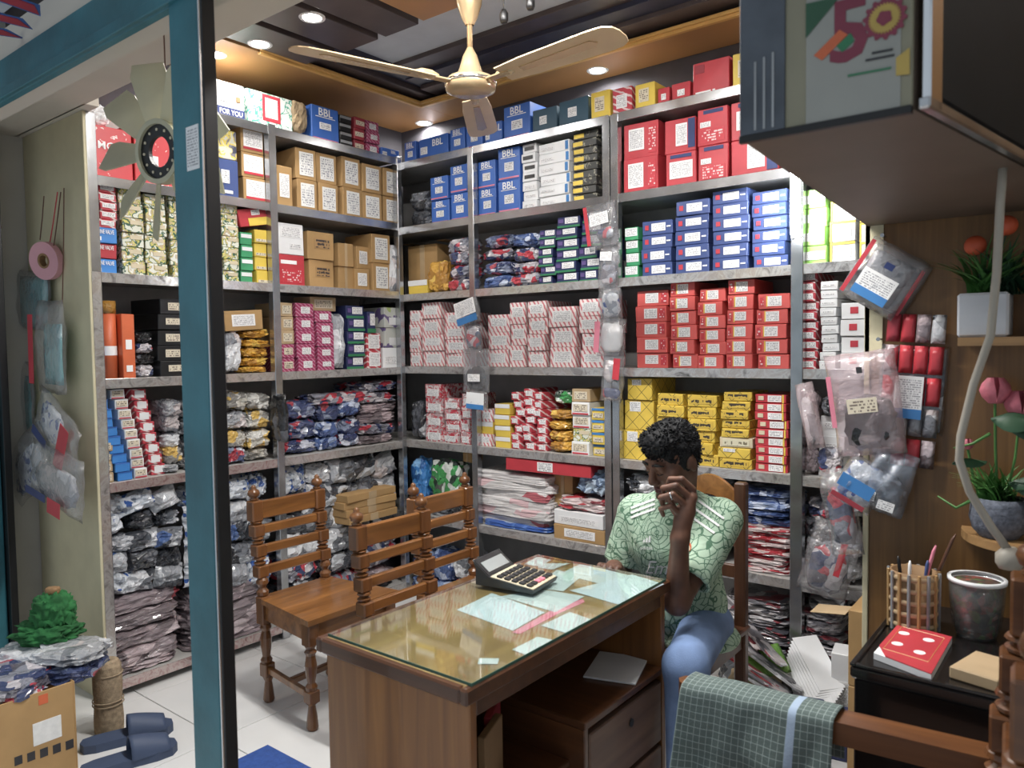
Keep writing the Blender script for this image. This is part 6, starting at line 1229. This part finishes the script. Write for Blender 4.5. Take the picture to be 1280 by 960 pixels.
# shirt
s = SDF((1.82, -1.12, .44), (2.52, -.55, 1.06), .005)
s.cap((2.16, -.70, .52), (2.165, -.72, .56), .135, .140, .04); s.cap((2.165, -.72, .56), (2.17, -.765, .86), .140, .140, .05); s.ell((2.17, -.79, .80), (.175, .12, .12), None, .05); s.cap(SR_+[.02, 0, 0], SL_-[.02, 0, 0], .070, .070, .05); s.ell((2.17, -.78, .935), (.085, .075, .045), None, .04)
for S_, E_a in ((SL_, EL), (SR_, ER)):
    d_ = E_a-S_; s.cap(S_, S_+d_*.74, .068, .071, .03)
s.ell((2.16, -.70, .46), (.20, .16, .05), None, .03)
for S_, E_a in ((SL_, EL), (SR_, ER)):
    d_ = E_a-S_; u_ = d_/np.linalg.norm(d_); s.cap(S_+d_*.70, S_+d_*1.05, .058, .064, .0, 's')
    sl, (X, Y, Z) = s.sub(S_+d_*.72-.12, S_+d_+.12); e_ = S_+d_*.74
    pl_ = (X-e_[0])*u_[0]+(Y-e_[1])*u_[1]+(Z-e_[2])*u_[2]; near = np.sqrt((X-e_[0])**2+(Y-e_[1])**2+(Z-e_[2])**2) < .115
    s.d[sl] = np.where(near & (pl_ > 0) & (s.d[sl] < 0) & (np.sqrt(np.maximum(0, (X-e_[0])**2+(Y-e_[1])**2+(Z-e_[2])**2-pl_**2)) < .085), pl_.astype(np.float32), s.d[sl])
s.ell(NB+[0, -.012, .012], (.068, .066, .05), None, .008, 's')
shm = s.mesh('shirt', 'shirt')
# wrinkles
co = np.empty(len(shm.vertices)*3); shm.vertices.foreach_get('co', co); co = co.reshape(-1, 3); nr = np.array([v.normal[:] for v in shm.vertices])
am = np.array([noise.noise(Vector((c[0]*9, c[1]*9, c[2]*14+c[0]*10)))*.5+noise.noise(Vector((c[0]*20, c[1]*20, c[2]*26)))*.3 for c in co]); low = np.clip((.80-co[:, 2])/.25, .25, 1)
shm.vertices.foreach_set('co', (co+nr*(am*.011*low)[:, None]).ravel()); shm.update()
bvh = BVHTree.FromPolygons([v.co[:] for v in shm.vertices], [p.vertices[:] for p in shm.polygons])
shirt = child('shirt', shm)
def print_on(me, name, mat, px, py, sc, rz=0, off=.0045):
    """project flat lettering onto the shirt front"""
    c = at(px, py, 1, -.92); X = CR.copy(); Z = Vector((0, 0, 1)); dr = ray(px, py).normalized(); m2 = bpy.data.meshes.new(name); bm = bmesh.new(); bm.from_mesh(me)
    bmesh.ops.delete(bm, geom=[f_ for f_ in bm.faces if abs(f_.normal.y) < .5 or f_.calc_center_median().y > .00005], context='FACES'); bmesh.ops.triangulate(bm, faces=bm.faces); bad = []
    for v in bm.verts:
        lx, lz = v.co.x*math.cos(rz)-v.co.z*math.sin(rz), v.co.x*math.sin(rz)+v.co.z*math.cos(rz)
        p = c+X*lx*sc+Z*lz*sc-dr*.5; h = bvh.ray_cast(p, dr)
        if h[0] is None or h[0].x > 2.31 and name == 'lettering': bad.append(v)
        else: v.co = h[0]-dr*off
    bmesh.ops.delete(bm, geom=bad, context='VERTS')
    bm.verts.index_update(); m2.from_pydata([v.co[:] for v in bm.verts], [], [[v.index for v in f_.verts] for f_ in bm.faces]); bm.free(); m2.materials.append(MATS[mat]); m2.transform(Matrix.Translation(-base)); o = bpy.data.objects.new(name, m2); link(o, shirt); return o
def flatmesh(polys):
    g = G()
    for p in polys:
        nn = len(p); g.add([(x, 0, z) for x, z in p], [tuple(range(nn))])
    return g.mesh('print', None)
def strip(p0, p1, w_, nn=14):
    p0, p1 = Vector(p0), Vector(p1); d = (p1-p0); t = Vector((-d.y, d.x)).normalized()*w_/2; g = G(); vs = []
    for i in range(nn+1): q = p0+d*i/nn; vs += [(q.x+t.x, 0, q.y+t.y), (q.x-t.x, 0, q.y-t.y)]
    return g.add(vs, [(2*i, 2*i+1, 2*i+3, 2*i+2) for i in range(nn)]).mesh('stripe', None)
print_on(textmesh('adidas', .017, 'ink_white'), 'lettering', 'ink_white', 808, 685, 1)
for k in range(3): print_on(flatmesh([[(-.013+k*.008, 0), (-.007+k*.008, 0), (-.012+k*.008+.006, .008+.005*k), (-.017+k*.008+.006, .008+.005*k)]]), 'logo_bar', 'ink_white', 809, 678, 1.2)
print_on(textmesh('Emirates', .064, 'ink_white', shear=.3), 'lettering', 'ink_white', 846, 712, 1, -.06, .006)
print_on(textmesh('Fly', .018, 'ink_white', shear=.3), 'lettering', 'ink_white', 838, 703, 1)
cres = [(.020*math.cos(2*PI*i/16)*.8, .020*math.sin(2*PI*i/16)) for i in range(16)]; print_on(flatmesh([cres]), 'crest', 'b_orange', 858, 683, 1.0); print_on(flatmesh([[(x*.75, z*.75) for x, z in cres]]), 'crest', 'b_cream', 858, 685, 1.0, 0, .006)
for k in range(3):
    print_on(strip((-.03, .012), (.055, -.048), .0075), 'shoulder_stripe', 'ink_white', 884-k*6, 642-k*0+k*9-12, 1.0); print_on(strip((-.05, -.02), (.035, .012), .0075), 'shoulder_stripe', 'ink_white', 806, 628+k*6, 1.0)
# jeans
j = SDF((1.90, -1.25, .05), (2.50, -.55, .66), .005)
j.ell((2.16, -.68, .50), (.16, .125, .085), None, .04)
for h_, k_, a_ in ((HL, KL, AL), (HRt, KR, AR)): j.cap(h_, k_, .086, .066, .04); j.cap(k_, a_+[0, 0, .03], .066, .052, .03)
child('jeans', j.mesh('jeans', 'denim'))
# hair
hS = SDF(HC-.17, HC+.17, .004); hS.ell(hd(0, .020, .046), (.079, .093, .091), HR, .01); hS.ell(hd(0, -.040, .092), (.060, .046, .044), HR, .03)
for sg_ in (-1, 1): hS.ell(hd(sg_*.064, .020, .012), (.016, .046, .050), HR, .02)
hS.ell(hd(0, -.115, -.035), (.090, .085, .085), HR, .008, 's'); hS.ell(hd(0, .02, -.125), (.12, .15, .085), HR, .012, 's')
for sg_ in (-1, 1): hS.ell(hd(sg_*.085, .014, -.010), (.025, .026, .034), HR, .008, 's')
hm = hS.mesh('hair', 'hair'); co = np.empty(len(hm.vertices)*3); hm.vertices.foreach_get('co', co); co = co.reshape(-1, 3); nr = np.array([v.normal[:] for v in hm.vertices])
am = np.array([noise.noise(Vector(c)*45)*.006+noise.noise(Vector(c)*100)*.004 for c in co]); pv = co.copy(); hm.vertices.foreach_set('co', (co+nr*am[:, None]).ravel()); hm.update(); 
g = G(); rr = random.Random(5)
for k in range(1500):
    i = rr.randrange(len(pv)); p = Vector(pv[i]); nn = Vector(nr[i]); loc_ = Vector(HR.T @ (pv[i]-HC))
    if loc_.z < .03 and loc_.y < .02: continue
    fw = Vector(HR @ np.array((rr.uniform(-.5, .5), -.9 if loc_.y < .02 else .1, .35 if loc_.y < .02 else -.4))); d = (nn*.42+fw*.9).normalized(); L = rr.uniform(.007, .014)*(1.25 if loc_.z > .09 and loc_.y < .03 else .7)
    a = d.orthogonal().normalized()*rr.uniform(.0018, .0038); c_ = d.cross(a); m_ = p+d*L*.55+nn*.003; e_ = p+d*L
    k0 = len(g.v); g.v += [tuple(p+a-nn*.003), tuple(p-a*.5+c_*.8-nn*.003), tuple(p-a*.5-c_*.8-nn*.003), tuple(m_+a*.6), tuple(m_-a*.3+c_*.5), tuple(m_-a*.3-c_*.5), tuple(e_)]
    for q in ((0, 1, 4, 3), (1, 2, 5, 4), (2, 0, 3, 5)): g.f.append(tuple(k0+t for t in q))
    for q in ((3, 4, 6), (4, 5, 6), (5, 3, 6)): g.f.append(tuple(k0+t for t in q))
hair = child('hair', hm); tf = child('hair_tufts', g.mesh('hair_tufts', 'hair')); tag(tf, kind='stuff')
for s_ in (-1, 1):
    g = G(); g.tube([Vector(hd(s_*.012, -.0925, .034)), Vector(hd(s_*.032, -.0925, .040)), Vector(hd(s_*.054, -.078, .032))], [.004, .0055, .002], 8); child('eyebrow', g.mesh('eyebrow', 'brow', True))
    g = G(); g.tube([Vector(hd(s_*.018, -.0915, .004)), Vector(hd(s_*.031, -.0935, .000)), Vector(hd(s_*.045, -.086, .005))], [.0012, .002, .001], 6); child('eyelash', g.mesh('eyelash', 'brow', True))
for zz, rr_ in ((-.055, .0055), (-.066, .0065)):
    g = G(); g.tube([Vector(hd(-.020, -.0925, zz-.002)), Vector(hd(-.008, -.0985, zz)), Vector(hd(.008, -.0985, zz)), Vector(hd(.020, -.0925, zz-.002))], [.002, rr_, rr_, .002], 8); child('lip', g.mesh('lip', 'lip', True))
g = G(); mR = Matrix.Translation(Vector(RINGC)) @ Vector(RINGD).to_track_quat('Z', 'Y').to_matrix().to_4x4(); g.lathe([(.0112, -.002), (.0125, 0), (.0112, .002)], 18, mtx=mR, cap=False); g.lathe([(.004, 0), (.003, .003)], 8, mtx=mR @ Matrix.Translation((0, -.012, 0))); child('ring', g.mesh('ring', 'chrome', True))
